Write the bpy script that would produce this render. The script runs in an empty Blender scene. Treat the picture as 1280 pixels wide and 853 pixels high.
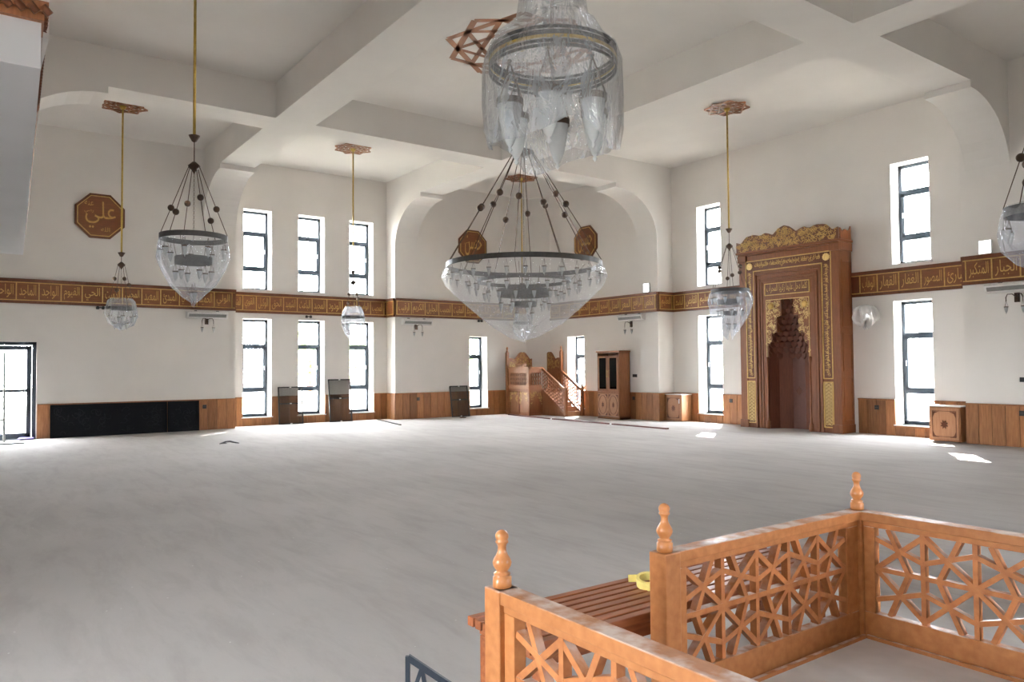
import bpy, math, random
from mathutils import Vector, Matrix
random.seed(7)
PI = math.pi
S = bpy.context.scene
COL = S.collection

# ------------------------------------------------------------------ camera, world, light, exposure
CAMP = Vector((23.332, -18.155, 1.8))
F_PX, PITCH, YAW, ROLL = 944.808, 0.0332525, -0.9419652, -0.007727
fw = Vector((math.sin(YAW)*math.cos(PITCH), math.cos(YAW)*math.cos(PITCH), math.sin(PITCH)))
rt = Vector((math.cos(YAW), -math.sin(YAW), 0)); up = rt.cross(fw)
rt, up = rt*math.cos(ROLL)+up*math.sin(ROLL), up*math.cos(ROLL)-rt*math.sin(ROLL)
cd = bpy.data.cameras.new('camera'); cam = bpy.data.objects.new('camera', cd); COL.objects.link(cam)
M = Matrix.Identity(4)
for i in range(3):
    M[i][0], M[i][1], M[i][2], M[i][3] = rt[i], up[i], -fw[i], CAMP[i]
cam.matrix_world = M
cd.sensor_width = 36; cd.lens = 36*F_PX/1280; cd.clip_start = .05; cd.clip_end = 500
S.camera = cam
S.view_settings.view_transform = 'Standard'; S.view_settings.look = 'None'
S.view_settings.exposure = 0.33; S.view_settings.gamma = 1.0; S.view_settings.use_curve_mapping = False
S.cycles.max_bounces = 12; S.cycles.diffuse_bounces = 7; S.cycles.transparent_max_bounces = 24
S.cycles.sample_clamp_indirect = 10; S.cycles.use_denoising = True
S.cycles.caustics_reflective = False; S.cycles.caustics_refractive = False
SKY = 70.0
w = bpy.data.worlds.new('sky'); S.world = w; w.use_nodes = True
bg = w.node_tree.nodes['Background']; bg.inputs[0].default_value = (.96, .97, 1, 1); bg.inputs[1].default_value = SKY
sd = bpy.data.lights.new('sun', 'SUN'); so = bpy.data.objects.new('sun', sd); COL.objects.link(so)
sd.energy = 70; sd.angle = .009; sd.color = (1, .95, .87)
so.rotation_euler = Vector((.46, -.65, -1)).to_track_quat('-Z', 'Y').to_euler(); so.location = (10, 10, 20)
def portal(loc, direction, sx, sy):
    l = bpy.data.lights.new('window_daylight', 'AREA'); l.shape = 'RECTANGLE'; l.size = sx; l.size_y = sy
    l.cycles.is_portal = True
    o = bpy.data.objects.new('window_daylight', l); COL.objects.link(o); o.location = loc
    d = Vector(direction); o.rotation_euler = d.to_track_quat('-Z', 'Z' if abs(d.z) < .5 else 'Y').to_euler()
# the photographer's flash, just over the lens
fl = bpy.data.lights.new('camera_flash', 'AREA'); fl.shape = 'DISK'; fl.size = .12; fl.energy = 38; fl.color = (.93, .97, 1)
fo = bpy.data.objects.new('camera_flash', fl); COL.objects.link(fo)
fo.location = CAMP+Vector((0, 0, .22))-fw*.1+rt*.03; fo.rotation_euler = (fw+Vector((0, 0, .05))).to_track_quat('-Z', 'Y').to_euler()

# ------------------------------------------------------------------ materials
def newmat(name):
    m = bpy.data.materials.new(name); m.use_nodes = True; nt = m.node_tree
    return m, nt, nt.nodes['Principled BSDF']
def N(nt, t, **k):
    n = nt.nodes.new(t)
    for a, v in k.items():
        if a.startswith('i_'): n.inputs[a[2:].replace('_', ' ')].default_value = v
        else: setattr(n, a, v)
    return n
def noise_mix(nt, c1, c2, scale, detail=4, mapscale=(1, 1, 1), lo=.35, hi=.65, coord='Object'):
    tc = N(nt, 'ShaderNodeTexCoord'); mp = N(nt, 'ShaderNodeMapping'); mp.inputs['Scale'].default_value = mapscale
    no = N(nt, 'ShaderNodeTexNoise'); no.inputs['Scale'].default_value = scale; no.inputs['Detail'].default_value = detail
    cr = N(nt, 'ShaderNodeValToRGB'); cr.color_ramp.elements[0].position = lo; cr.color_ramp.elements[1].position = hi
    cr.color_ramp.elements[0].color = (*c1, 1); cr.color_ramp.elements[1].color = (*c2, 1)
    L = nt.links.new
    L(tc.outputs[coord], mp.inputs[0]); L(mp.outputs[0], no.inputs[0]); L(no.outputs[0], cr.inputs[0])
    return cr, no
def bump(nt, b, src, strength, dist=.01):
    bn = N(nt, 'ShaderNodeBump'); bn.inputs['Strength'].default_value = strength; bn.inputs['Distance'].default_value = dist
    nt.links.new(src, bn.inputs['Height']); nt.links.new(bn.outputs[0], b.inputs['Normal'])
def plain(name, c, rough=.5, metal=0, c2=None, scale=20, spec=.5):
    m, nt, b = newmat(name)
    c2 = c2 or tuple(x*.88 for x in c)
    cr, no = noise_mix(nt, c, c2, scale)
    nt.links.new(cr.outputs[0], b.inputs['Base Color'])
    b.inputs['Roughness'].default_value = rough; b.inputs['Metallic'].default_value = metal
    b.inputs['Specular IOR Level'].default_value = spec
    return m
def wood(name, c1, c2, grain=(14, 14, 1.2), scale=3.0, rough=.4, var=.25, coat=0, dust=0):
    m, nt, b = newmat(name); L = nt.links.new
    cr, no = noise_mix(nt, c1, c2, scale, 6, grain, .3, .7)
    oi = N(nt, 'ShaderNodeObjectInfo'); mr = N(nt, 'ShaderNodeMapRange')
    mr.inputs['To Min'].default_value = 1-var; mr.inputs['To Max'].default_value = 1+var*.6
    L(oi.outputs['Random'], mr.inputs['Value'])
    mx = N(nt, 'ShaderNodeMix', data_type='RGBA', blend_type='MULTIPLY'); mx.inputs['Factor'].default_value = 1
    L(cr.outputs[0], mx.inputs['A']); L(mr.outputs[0], mx.inputs['B'])
    out = mx.outputs['Result']
    if dust:
        ge = N(nt, 'ShaderNodeNewGeometry'); sx = N(nt, 'ShaderNodeSeparateXYZ'); L(ge.outputs['Normal'], sx.inputs[0])
        tc = N(nt, 'ShaderNodeTexCoord'); n2 = N(nt, 'ShaderNodeTexNoise'); n2.inputs['Scale'].default_value = 9; n2.inputs['Detail'].default_value = 7
        L(tc.outputs['Object'], n2.inputs[0])
        r2 = N(nt, 'ShaderNodeValToRGB'); r2.color_ramp.elements[0].position = .42; r2.color_ramp.elements[1].position = .62
        L(n2.outputs[0], r2.inputs[0])
        ml = N(nt, 'ShaderNodeMath', operation='MULTIPLY', use_clamp=True); L(r2.outputs[0], ml.inputs[0]); L(sx.outputs['Z'], ml.inputs[1])
        m3 = N(nt, 'ShaderNodeMath', operation='MULTIPLY', use_clamp=True); L(ml.outputs[0], m3.inputs[0]); m3.inputs[1].default_value = dust
        d = N(nt, 'ShaderNodeMix', data_type='RGBA'); L(m3.outputs[0], d.inputs['Factor']); L(out, d.inputs['A']); d.inputs['B'].default_value = (.60, .54, .50, 1)
        out = d.outputs['Result']
    L(out, b.inputs['Base Color']); b.inputs['Roughness'].default_value = rough
    b.inputs['Specular IOR Level'].default_value = .3; b.inputs['Coat Weight'].default_value = coat; b.inputs['Coat Roughness'].default_value = .15
    bump(nt, b, no.outputs[0], .15, .003)
    return m
def plaster(name, c):
    m, nt, b = newmat(name)
    cr, no = noise_mix(nt, c, tuple(x*.95 for x in c), .8, 3)
    nt.links.new(cr.outputs[0], b.inputs['Base Color']); b.inputs['Roughness'].default_value = .85
    b.inputs['Specular IOR Level'].default_value = .2
    return m
def glassmat(name, tint=(1, 1, 1), gloss=.06):
    m, nt, b = newmat(name); L = nt.links.new; nt.nodes.remove(b)
    t = N(nt, 'ShaderNodeBsdfTransparent'); t.inputs[0].default_value = (*tint, 1)
    g = N(nt, 'ShaderNodeBsdfGlossy'); g.inputs['Roughness'].default_value = .03
    lw = N(nt, 'ShaderNodeLayerWeight'); lw.inputs['Blend'].default_value = .5
    pw = N(nt, 'ShaderNodeMath', operation='POWER'); pw.inputs[1].default_value = 5; L(lw.outputs['Facing'], pw.inputs[0])
    fr = N(nt, 'ShaderNodeMath', operation='MULTIPLY_ADD', use_clamp=True); fr.inputs[1].default_value = .45; fr.inputs[2].default_value = .025; L(pw.outputs[0], fr.inputs[0])
    mx = N(nt, 'ShaderNodeMixShader'); L(fr.outputs[0], mx.inputs[0]); L(t.outputs[0], mx.inputs[1]); L(g.outputs[0], mx.inputs[2])
    L(mx.outputs[0], nt.nodes['Material Output'].inputs[0]); return m
def plastic(name, clear, col=(.9, .94, 1), wr=14, rough=.12, gl=.35, bd=.03):
    m, nt, b = newmat(name); L = nt.links.new; nt.nodes.remove(b)
    tc = N(nt, 'ShaderNodeTexCoord'); mp = N(nt, 'ShaderNodeMapping'); mp.inputs['Scale'].default_value = (1, 1, .35)
    no = N(nt, 'ShaderNodeTexNoise'); no.inputs['Scale'].default_value = wr; no.inputs['Detail'].default_value = 4; no.inputs['Distortion'].default_value = 1.2
    L(tc.outputs['Object'], mp.inputs[0]); L(mp.outputs[0], no.inputs[0])
    bn = N(nt, 'ShaderNodeBump'); bn.inputs['Strength'].default_value = .9; bn.inputs['Distance'].default_value = bd; L(no.outputs[0], bn.inputs['Height'])
    t = N(nt, 'ShaderNodeBsdfTransparent'); t.inputs[0].default_value = (.97, .98, 1, 1)
    df = N(nt, 'ShaderNodeBsdfDiffuse'); df.inputs[0].default_value = (*col, 1)
    tl = N(nt, 'ShaderNodeBsdfTranslucent'); tl.inputs[0].default_value = (*col, 1)
    g = N(nt, 'ShaderNodeBsdfGlossy'); g.inputs['Roughness'].default_value = rough
    for s in (df, tl, g): L(bn.outputs[0], s.inputs['Normal'])
    a = N(nt, 'ShaderNodeMixShader'); a.inputs[0].default_value = .5; L(df.outputs[0], a.inputs[1]); L(tl.outputs[0], a.inputs[2])
    lw = N(nt, 'ShaderNodeLayerWeight'); lw.inputs['Blend'].default_value = .35; L(bn.outputs[0], lw.inputs['Normal'])
    mm = N(nt, 'ShaderNodeMath', operation='MULTIPLY', use_clamp=True); mm.inputs[1].default_value = gl*1.6; L(lw.outputs['Facing'], mm.inputs[0])
    c = N(nt, 'ShaderNodeMixShader'); L(mm.outputs[0], c.inputs[0]); L(a.outputs[0], c.inputs[1]); L(g.outputs[0], c.inputs[2])
    mr = N(nt, 'ShaderNodeMapRange'); mr.inputs['To Min'].default_value = 1-clear; mr.inputs['To Max'].default_value = min(1, (1-clear)*1.9+.12)
    L(lw.outputs['Facing'], mr.inputs['Value'])
    d = N(nt, 'ShaderNodeMixShader'); L(mr.outputs[0], d.inputs[0]); L(t.outputs[0], d.inputs[1]); L(c.outputs[0], d.inputs[2])
    L(d.outputs[0], nt.nodes['Material Output'].inputs[0]); return m
def meshcloth(name, c, clear):
    m, nt, b = newmat(name); L = nt.links.new; nt.nodes.remove(b)
    t = N(nt, 'ShaderNodeBsdfTransparent'); df = N(nt, 'ShaderNodeBsdfDiffuse'); df.inputs[0].default_value = (*c, 1)
    tc = N(nt, 'ShaderNodeTexCoord'); no = N(nt, 'ShaderNodeTexNoise'); no.inputs['Scale'].default_value = 3; L(tc.outputs['Object'], no.inputs[0])
    mr = N(nt, 'ShaderNodeMapRange'); mr.inputs['To Min'].default_value = 1-clear-.04; mr.inputs['To Max'].default_value = 1-clear+.04; L(no.outputs[0], mr.inputs['Value'])
    mx = N(nt, 'ShaderNodeMixShader'); L(mr.outputs[0], mx.inputs[0]); L(t.outputs[0], mx.inputs[1]); L(df.outputs[0], mx.inputs[2])
    L(mx.outputs[0], nt.nodes['Material Output'].inputs[0]); return m

def floor_mat():
    m, nt, b = newmat('concrete_floor'); L = nt.links.new
    cr, no = noise_mix(nt, (.40, .378, .362), (.47, .446, .430), .45, 9, (1, 1, 1), .3, .72)
    tc = N(nt, 'ShaderNodeTexCoord')
    n2 = N(nt, 'ShaderNodeTexNoise'); n2.inputs['Scale'].default_value = 1.6; n2.inputs['Detail'].default_value = 12; n2.inputs['Roughness'].default_value = .7; n2.inputs['Distortion'].default_value = .4
    mp = N(nt, 'ShaderNodeMapping'); mp.inputs['Rotation'].default_value = (0, 0, .6); mp.inputs['Scale'].default_value = (.5, 2.2, 1)
    L(tc.outputs['Object'], mp.inputs[0]); L(mp.outputs[0], n2.inputs[0])
    r2 = N(nt, 'ShaderNodeValToRGB'); r2.color_ramp.elements[0].position = .36; r2.color_ramp.elements[0].color = (.90, .89, .885, 1)
    r2.color_ramp.elements[1].position = .55; r2.color_ramp.elements[1].color = (1, 1, 1, 1); L(n2.outputs[0], r2.inputs[0])
    mx = N(nt, 'ShaderNodeMix', data_type='RGBA', blend_type='MULTIPLY'); mx.inputs['Factor'].default_value = 1
    L(cr.outputs[0], mx.inputs['A']); L(r2.outputs[0], mx.inputs['B'])
    # pale dust specks
    vo = N(nt, 'ShaderNodeTexVoronoi'); vo.inputs['Scale'].default_value = 5; L(tc.outputs['Object'], vo.inputs['Vector'])
    lt = N(nt, 'ShaderNodeMath', operation='LESS_THAN'); lt.inputs[1].default_value = .035; L(vo.outputs['Distance'], lt.inputs[0])
    m2 = N(nt, 'ShaderNodeMix', data_type='RGBA'); L(lt.outputs[0], m2.inputs['Factor']); L(mx.outputs['Result'], m2.inputs['A']); m2.inputs['B'].default_value = (.6, .59, .58, 1)
    L(m2.outputs['Result'], b.inputs['Base Color']); b.inputs['Roughness'].default_value = .95; b.inputs['Specular IOR Level'].default_value = .05
    bump(nt, b, n2.outputs[0], .12, .003); return m

WALL = plaster('wall_plaster', (.80, .77, .735))
CEIL = plaster('ceiling_plaster', (.80, .775, .74))
WHITE = plain('white_reveal_paint', (.85, .85, .84), .6)
FLOOR = floor_mat()
W_PANEL = wood('wainscot_wood', (.24, .098, .037), (.37, .165, .066), rough=.42, var=.38)
W_BAND = wood('band_wood', (.125, .040, .013), (.19, .066, .022), (1.5, 1.5, 12), rough=.4, var=.12)
W_DARK = wood('dark_wood', (.085, .026, .010), (.14, .045, .018), rough=.4, var=.1)
W_MIH = wood('mihrab_wood', (.125, .040, .013), (.20, .068, .023), rough=.36, var=.12)
W_NICHE = wood('niche_wood', (.085, .024, .010), (.125, .038, .016), rough=.6, var=.2)
W_PULP = wood('pulpit_wood', (.20, .075, .03), (.30, .125, .055), rough=.4, var=.1)
W_PULPL = wood('pulpit_panel_wood', (.30, .14, .07), (.38, .19, .10), rough=.45, var=.1)
W_RAIL = wood('railing_oak', (.30, .112, .034), (.40, .16, .054), (9, 9, 9), 2.5, .5, .10, .06, dust=.7)
W_FIN = wood('turned_finial_oak', (.34, .125, .036), (.45, .18, .058), (9, 9, 9), 2.5, .36, .10, .5)
W_RAILS = wood('railing_lattice_oak', (.30, .105, .034), (.41, .16, .055), (7, 7, 7), 3, .5, .14, .05, dust=.65)
W_BENCH = wood('bench_stained_wood', (.20, .055, .02), (.31, .10, .035), (14, 1.2, 14), 3, .45, .15, .08)
W_CUT = wood('cut_end_wood', (.42, .2, .09), (.5, .26, .12))
GOLD = plain('gold_paint', (.60, .39, .12), .4, .25, (.47, .29, .08))
GOLDL = plain('pale_gold_paint', (.70, .50, .20), .42, .2, (.55, .37, .13))
BRONZE = plain('aged_bronze', (.10, .06, .035), .42, .7, (.06, .04, .03))
BRASS = plain('brass_tube', (.50, .36, .09), .35, .75, (.42, .28, .06))
STEEL = plain('grey_steel_ring', (.065, .062, .06), .5, .3, (.045, .045, .045))
CHROME = plain('brushed_chrome', (.55, .55, .56), .3, .8)
FRAME = plain('grey_window_aluminium', (.024, .036, .050), .45, .1)
BLACK = plain('black_plastic', (.012, .012, .013), .45)
BLKPANEL = plain('black_carved_panel', (.006, .007, .009), .8, 0, (.009, .009, .011), spec=.12)
GLASS = glassmat('window_glass', (.97, .99, 1))
DARKGLASS = glassmat('cabinet_glass', (.10, .11, .11))
FROST = meshcloth('frosted_lamp_glass', (.62, .64, .64), .35)
PLAS = plastic('clear_plastic_sheet', .80)
PLAS2 = plastic('milky_plastic_sheet', .80, gl=.3)
PLASN = plastic('crinkled_plastic_bag', .79, (.86, .9, 1), 7, .1, .5)
HEAT = plain('white_enamel', (.80, .79, .77), .4)
HGREY = plain('grey_louvre', (.22, .22, .215), .5)
SCREEN = meshcloth('insect_mesh', (.10, .085, .075), .72)
REDW = plain('red_brown_strip', (.10, .02, .015), .4)
WHITEP = plain('white_plastic', (.85, .85, .86), .4)
YEL = plain('yellow_masking_tape', (.75, .62, .2), .5)
BOARD = plain('dusty_board', (.62, .60, .58), .7, 0, (.50, .48, .46), 3)
ALU = plain('ladder_aluminium', (.35, .38, .37), .4, .6)
LEAF = plain('leaves', (.30, .36, .18), .6, 0, (.20, .27, .12), 6)
GROUND = plain('pale_paving', (.5, .47, .42), .8)
FACADE = plain('pale_facade', (.6, .6, .6), .8)
def emis(name, c, s):
    m, nt, b = newmat(name); b.inputs['Base Color'].default_value = (.8, .8, .8, 1)
    b.inputs['Emission Color'].default_value = (*c, 1); b.inputs['Emission Strength'].default_value = s; return m
LIT = emis('lit_diffuser', (.95, .97, 1), 2.2)

# ------------------------------------------------------------------ mesh helpers
class MB:
    def __init__(s): s.v = []; s.f = []
    def add(s, vs, fs):
        n = len(s.v); s.v += [tuple(v) for v in vs]; s.f += [tuple(i+n for i in f) for f in fs]; return s
    def box(s, a, b):
        x0, y0, z0 = (min(a[i], b[i]) for i in range(3)); x1, y1, z1 = (max(a[i], b[i]) for i in range(3))
        return s.add([(x0, y0, z0), (x1, y0, z0), (x1, y1, z0), (x0, y1, z0), (x0, y0, z1), (x1, y0, z1), (x1, y1, z1), (x0, y1, z1)],
                     [(0, 3, 2, 1), (4, 5, 6, 7), (0, 1, 5, 4), (1, 2, 6, 5), (2, 3, 7, 6), (3, 0, 4, 7)])
    def prism(s, pts, f):      # pts: 2D polygon; f(p, side) -> 3D, side 0/1
        n = len(pts)
        return s.add([f(p, 0) for p in pts]+[f(p, 1) for p in pts],
                     [tuple(range(n))[::-1], tuple(range(n, 2*n))]+[(i, (i+1) % n, n+(i+1) % n, n+i) for i in range(n)])
    def xz(s, pts, y0, y1): return s.prism(pts, lambda p, k: (p[0], y1 if k else y0, p[1]))
    def xy(s, pts, z0, z1): return s.prism(pts, lambda p, k: (p[0], p[1], z1 if k else z0))
    def bar(s, a, b, w, d, nrm=(0, 1, 0)):   # flat bar a->b, width w in the plane, depth d along nrm
        a = Vector(a); b = Vector(b); n = Vector(nrm).normalized(); t = (b-a).normalized(); q = n.cross(t).normalized()*w/2; h = n*d/2
        vs = [a-q-h, a+q-h, a+q+h, a-q+h, b-q-h, b+q-h, b+q+h, b-q+h]
        return s.add(vs, [(0, 3, 2, 1), (4, 5, 6, 7), (0, 1, 5, 4), (1, 2, 6, 5), (2, 3, 7, 6), (3, 0, 4, 7)])
    def tube(s, pts, r, seg=6, closed=False):
        pts = [Vector(p) for p in pts]; n = len(pts); vs = []; fs = []
        for i, p in enumerate(pts):
            t = (pts[(i+1) % n]-pts[i-1]) if closed else (pts[min(i+1, n-1)]-pts[max(i-1, 0)])
            t.normalize(); a = t.cross(Vector((0, 0, 1)))
            if a.length < .05: a = t.cross(Vector((0, 1, 0)))
            a.normalize(); b = t.cross(a); rr = r[i] if isinstance(r, (list, tuple)) else r
            for k in range(seg):
                an = 2*PI*k/seg; vs.append(p+(a*math.cos(an)+b*math.sin(an))*rr)
        for i in range(n if closed else n-1):
            j = (i+1) % n
            for k in range(seg):
                fs.append((i*seg+k, i*seg+(k+1) % seg, j*seg+(k+1) % seg, j*seg+k))
        if not closed: fs += [tuple(range(seg))[::-1], tuple((n-1)*seg+k for k in range(seg))]
        return s.add(vs, fs)
    def lathe(s, prof, seg=16, c=(0, 0, 0), a0=0, a1=2*PI):
        full = abs(a1-a0-2*PI) < 1e-6; m = seg if full else seg+1; vs = []; fs = []
        for r, z in prof:
            for k in range(m):
                a = a0+(a1-a0)*k/seg; vs.append((c[0]+r*math.cos(a), c[1]+r*math.sin(a), c[2]+z))
        for i in range(len(prof)-1):
            for k in range(seg):
                k2 = (k+1) % m; fs.append((i*m+k, i*m+k2, (i+1)*m+k2, (i+1)*m+k))
        return s.add(vs, fs)
    def build(s, name, mat, parent=None, smooth=False, link=True, kind=None, bevel=0):
        me = bpy.data.meshes.new(name); me.from_pydata(s.v, [], s.f); me.update()
        if smooth:
            me.polygons.foreach_set('use_smooth', [True]*len(me.polygons))
        me.materials.append(mat); o = bpy.data.objects.new(name, me)
        COL.objects.link(o)
        if parent: o.parent = parent
        if kind: o['kind'] = kind
        if bevel:
            b = o.modifiers.new('bevel', 'BEVEL'); b.width = bevel; b.segments = 2; b.limit_method = 'ANGLE'
        return o
def empty(name, loc=(0, 0, 0), rz=0, kind=None, label=None, cat=None, group=None):
    o = bpy.data.objects.new(name, None); COL.objects.link(o); o.location = loc; o.rotation_euler = (0, 0, rz); o.empty_display_size = .1
    return tag(o, label, cat, group, kind)
def tag(o, label=None, cat=None, group=None, kind=None):
    for k, v in (('label', label), ('category', cat), ('group', group), ('kind', kind)):
        if v: o[k] = v
    return o
def copy_tree(o, parent=None):
    c = o.copy(); COL.objects.link(c); c.parent = parent
    for ch in list(o.children): copy_tree(ch, c)
    return c
LEFT = PI/2      # rz of things on the left wall: local x = world +y, local y = world -x (into the wall)

# ------------------------------------------------------------------ Arabic lettering (joined forms, as flat extruded letters)
AR = {'ا': (0xFE8D, 2), 'أ': (0xFE83, 2), 'إ': (0xFE87, 2), 'آ': (0xFE81, 2), 'ب': (0xFE8F, 4), 'ة': (0xFE93, 2), 'ت': (0xFE95, 4), 'ث': (0xFE99, 4), 'ج': (0xFE9D, 4),
      'ح': (0xFEA1, 4), 'خ': (0xFEA5, 4), 'د': (0xFEA9, 2), 'ذ': (0xFEAB, 2), 'ر': (0xFEAD, 2), 'ز': (0xFEAF, 2), 'س': (0xFEB1, 4), 'ش': (0xFEB5, 4), 'ص': (0xFEB9, 4),
      'ض': (0xFEBD, 4), 'ط': (0xFEC1, 4), 'ظ': (0xFEC5, 4), 'ع': (0xFEC9, 4), 'غ': (0xFECD, 4), 'ف': (0xFED1, 4), 'ق': (0xFED5, 4), 'ك': (0xFED9, 4), 'ل': (0xFEDD, 4),
      'م': (0xFEE1, 4), 'ن': (0xFEE5, 4), 'ه': (0xFEE9, 4), 'و': (0xFEED, 2), 'ى': (0xFEEF, 2), 'ي': (0xFEF1, 4), 'ئ': (0xFE89, 4), 'ؤ': (0xFE85, 2), 'ء': (0xFE80, 1)}
def shape(t):
    out = []; n = len(t)
    for i, ch in enumerate(t):
        if ch not in AR: out.append(ch); continue
        code, nf = AR[ch]
        prev = i > 0 and t[i-1] in AR and AR[t[i-1]][1] == 4
        nxt = i < n-1 and t[i+1] in AR and AR[t[i+1]][1] > 1 and nf == 4
        if nf == 1: prev = False
        out.append(chr(code+(3 if prev and nxt else 2 if nxt else 1 if prev else 0)))
    return ''.join(out[::-1])
_tc = {}
def text_geo(body):
    if body in _tc: return _tc[body]
    cu = bpy.data.curves.new('tmp', 'FONT'); cu.body = shape(body); cu.resolution_u = 2
    o = bpy.data.objects.new('tmp', cu); COL.objects.link(o); bpy.context.view_layer.update()
    dg = bpy.context.evaluated_depsgraph_get(); me = bpy.data.meshes.new_from_object(o.evaluated_get(dg))
    vs = [(v.co.x, v.co.y) for v in me.vertices]; fs = [tuple(p.vertices) for p in me.polygons]
    bpy.data.objects.remove(o); bpy.data.curves.remove(cu); bpy.data.meshes.remove(me)
    xs = [v[0] for v in vs]; ys = [v[1] for v in vs]; x0, x1, y0, y1 = min(xs), max(xs), min(ys), max(ys)
    _tc[body] = ([((x-x0)/(x1-x0), (y-y0)/(y1-y0)) for x, y in vs], fs, (x1-x0)/(y1-y0)); return _tc[body]
def lettering(mb, body, x0, z0, wd, ht, y, keep=False, rot=False, slant=0):
    vs, fs, asp = text_geo(body)
    if keep:
        if asp > wd/ht: nh = wd/asp; z0 += (ht-nh)/2; ht = nh
        else: nw = ht*asp; x0 += (wd-nw)/2; wd = nw
    if rot: pts = [(x0+(1-v)*wd, y, z0+u*ht) for u, v in vs]
    else: pts = [(x0+(u+slant*v)*wd, y, z0+v*ht) for u, v in vs]
    mb.add(pts, fs)
def curls(mb, x0, z0, wd, ht, y, n, r=.05, inside=None, wid=.012, seed=1):
    """leafy scrolls: flat raised spirals, each with a leaf"""
    rd = random.Random(seed); k = 0; tries = 0
    while k < n and tries < n*6:
        tries += 1
        cx = x0+rd.random()*wd; cz = z0+rd.random()*ht
        if inside and not inside(cx, cz): continue
        k += 1; a0 = rd.random()*6.28; sg = rd.choice((-1, 1)); rr = r*rd.uniform(.7, 1.2); vs = []; m = 9
        for i in range(m):
            t = i/(m-1); a = a0+sg*t*4.6; q = rr*(1-.75*t); ww = wid*(1-.5*t)/2
            for e in (-1, 1): vs.append((cx+math.cos(a)*(q+e*ww), y, cz+math.sin(a)*(q+e*ww)))
        mb.add(vs, [(2*i, 2*i+1, 2*i+3, 2*i+2) for i in range(m-1)])
        lx = cx+math.cos(a0)*rr; lz = cz+math.sin(a0)*rr; b = a0-sg*1.3; L = rr*.9
        mb.add([(lx, y, lz), (lx+math.cos(b+.5)*L*.5, y, lz+math.sin(b+.5)*L*.5), (lx+math.cos(b)*L, y, lz+math.sin(b)*L), (lx+math.cos(b-.5)*L*.5, y, lz+math.sin(b-.5)*L*.5)], [(0, 1, 2, 3)])

# ------------------------------------------------------------------ room shell
RX, RY, ZC, ZB = 26.0, -21.0, 8.3, 7.5        # right wall x, near wall y, ceiling, beam underside
TH = .55
def wall_grid(mb, u0, u1, z0, z1, holes, f0, f1):
    """solid wall with rectangular holes; f0/f1: offsets along the normal. local (u, n, z)"""
    us = sorted({u0, u1, *[h[0] for h in holes], *[h[1] for h in holes]})
    for a, b in zip(us, us[1:]):
        if b-a < 1e-6: continue
        m = (a+b)/2; hs = sorted((h[2], h[3]) for h in holes if h[0] < m < h[1]); z = z0
        for ha, hb in hs:
            if ha > z: mb.box((a, f0, z), (b, f1, ha))
            z = hb
        if z < z1: mb.box((a, f0, z), (b, f1, z1))
def to_left(mb): mb.v = [(-y, x, z) for x, y, z in mb.v]; return mb
UP, LO = (4.28, 6.82), (.27, 3.36)
WL_MID = [(-11.10, -10.20), (-9.33, -8.43), (-7.55, -6.66)]
QW = [(7.44, 8.37), (13.66, 14.60)]
holesL = [(a, b, z[0], z[1]) for a, b in WL_MID for z in (UP, LO)]+[(-3.12, -2.33, .27, 2.91), (-18.5, -16.58, .0, 2.53)]
mbw = MB()
wall_grid(mbw, -11.5, -6.15, 0, ZC, [h for h in holesL if -11.5 < h[0] < -6.15], .62, .62+TH)
wall_grid(mbw, RY-.5, -12.1, 0, ZC, [h for h in holesL if h[0] < -11.5], 0, .58)
wall_grid(mbw, -12.1, -11.5, 0, ZC, [], 0, .62+TH)
wall_grid(mbw, -6.15, -5.5, 0, ZC, [], 0, .62+TH)
wall_grid(mbw, -5.5, .58, 0, ZC, [h for h in holesL if h[0] > -6.15], 0, .58)
to_left(mbw)
mbw.xy([(-.01, -.5), (.9, .01), (-.01, .01)], 0, ZC)
mbw.build('wall_left', WALL, kind='structure')
holesQ = [(a, b, z[0], z[1]) for a, b in QW for z in (UP, LO)]
mbq = MB()
wall_grid(mbq, 6.4, 15.6, 0, ZC, holesQ, .71, .71+TH)
wall_grid(mbq, 0, 5.8, 0, ZC, [(1.87, 2.80, .27, 2.88)], 0, .58)
wall_grid(mbq, 5.8, 6.4, 0, ZC, [], 0, .71+TH)
wall_grid(mbq, 15.6, RX+.5, 0, ZC, [], 0, .71+TH)
mbq.build('wall_right', WALL, kind='structure')
mbn = MB()
NW = [(20, 21.2)]  # unseen window behind the camera, added to bring in fill daylight
wall_grid(mbn, 0, RX, 0, ZC, [(a, b, .3, 3.3) for a, b in NW], RY-.45, RY)
mbn.build('wall_near', WALL, kind='structure')
mbr = MB(); RW = [(-13, -12.0)]  # RW: another unseen window, added in this wall for fill daylight
wall_grid(mbr, RY, 0, 0, ZC, [(a, b, z[0], z[1]) for a, b in RW for z in ((.3, 3.3),)], -RX-.45, -RX)
to_left(mbr); mbr.build('wall_back', WALL, kind='structure')
MB().box((-.7, RY-.5, -.3), (RX+.5, .8, 0)).build('floor', FLOOR, kind='structure')
mbc = MB(); mbc.box((-1.3, RY-.5, ZC), (RX+.5, 1.4, ZC+.4)); mbc.build('ceiling', CEIL, kind='structure')

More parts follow.
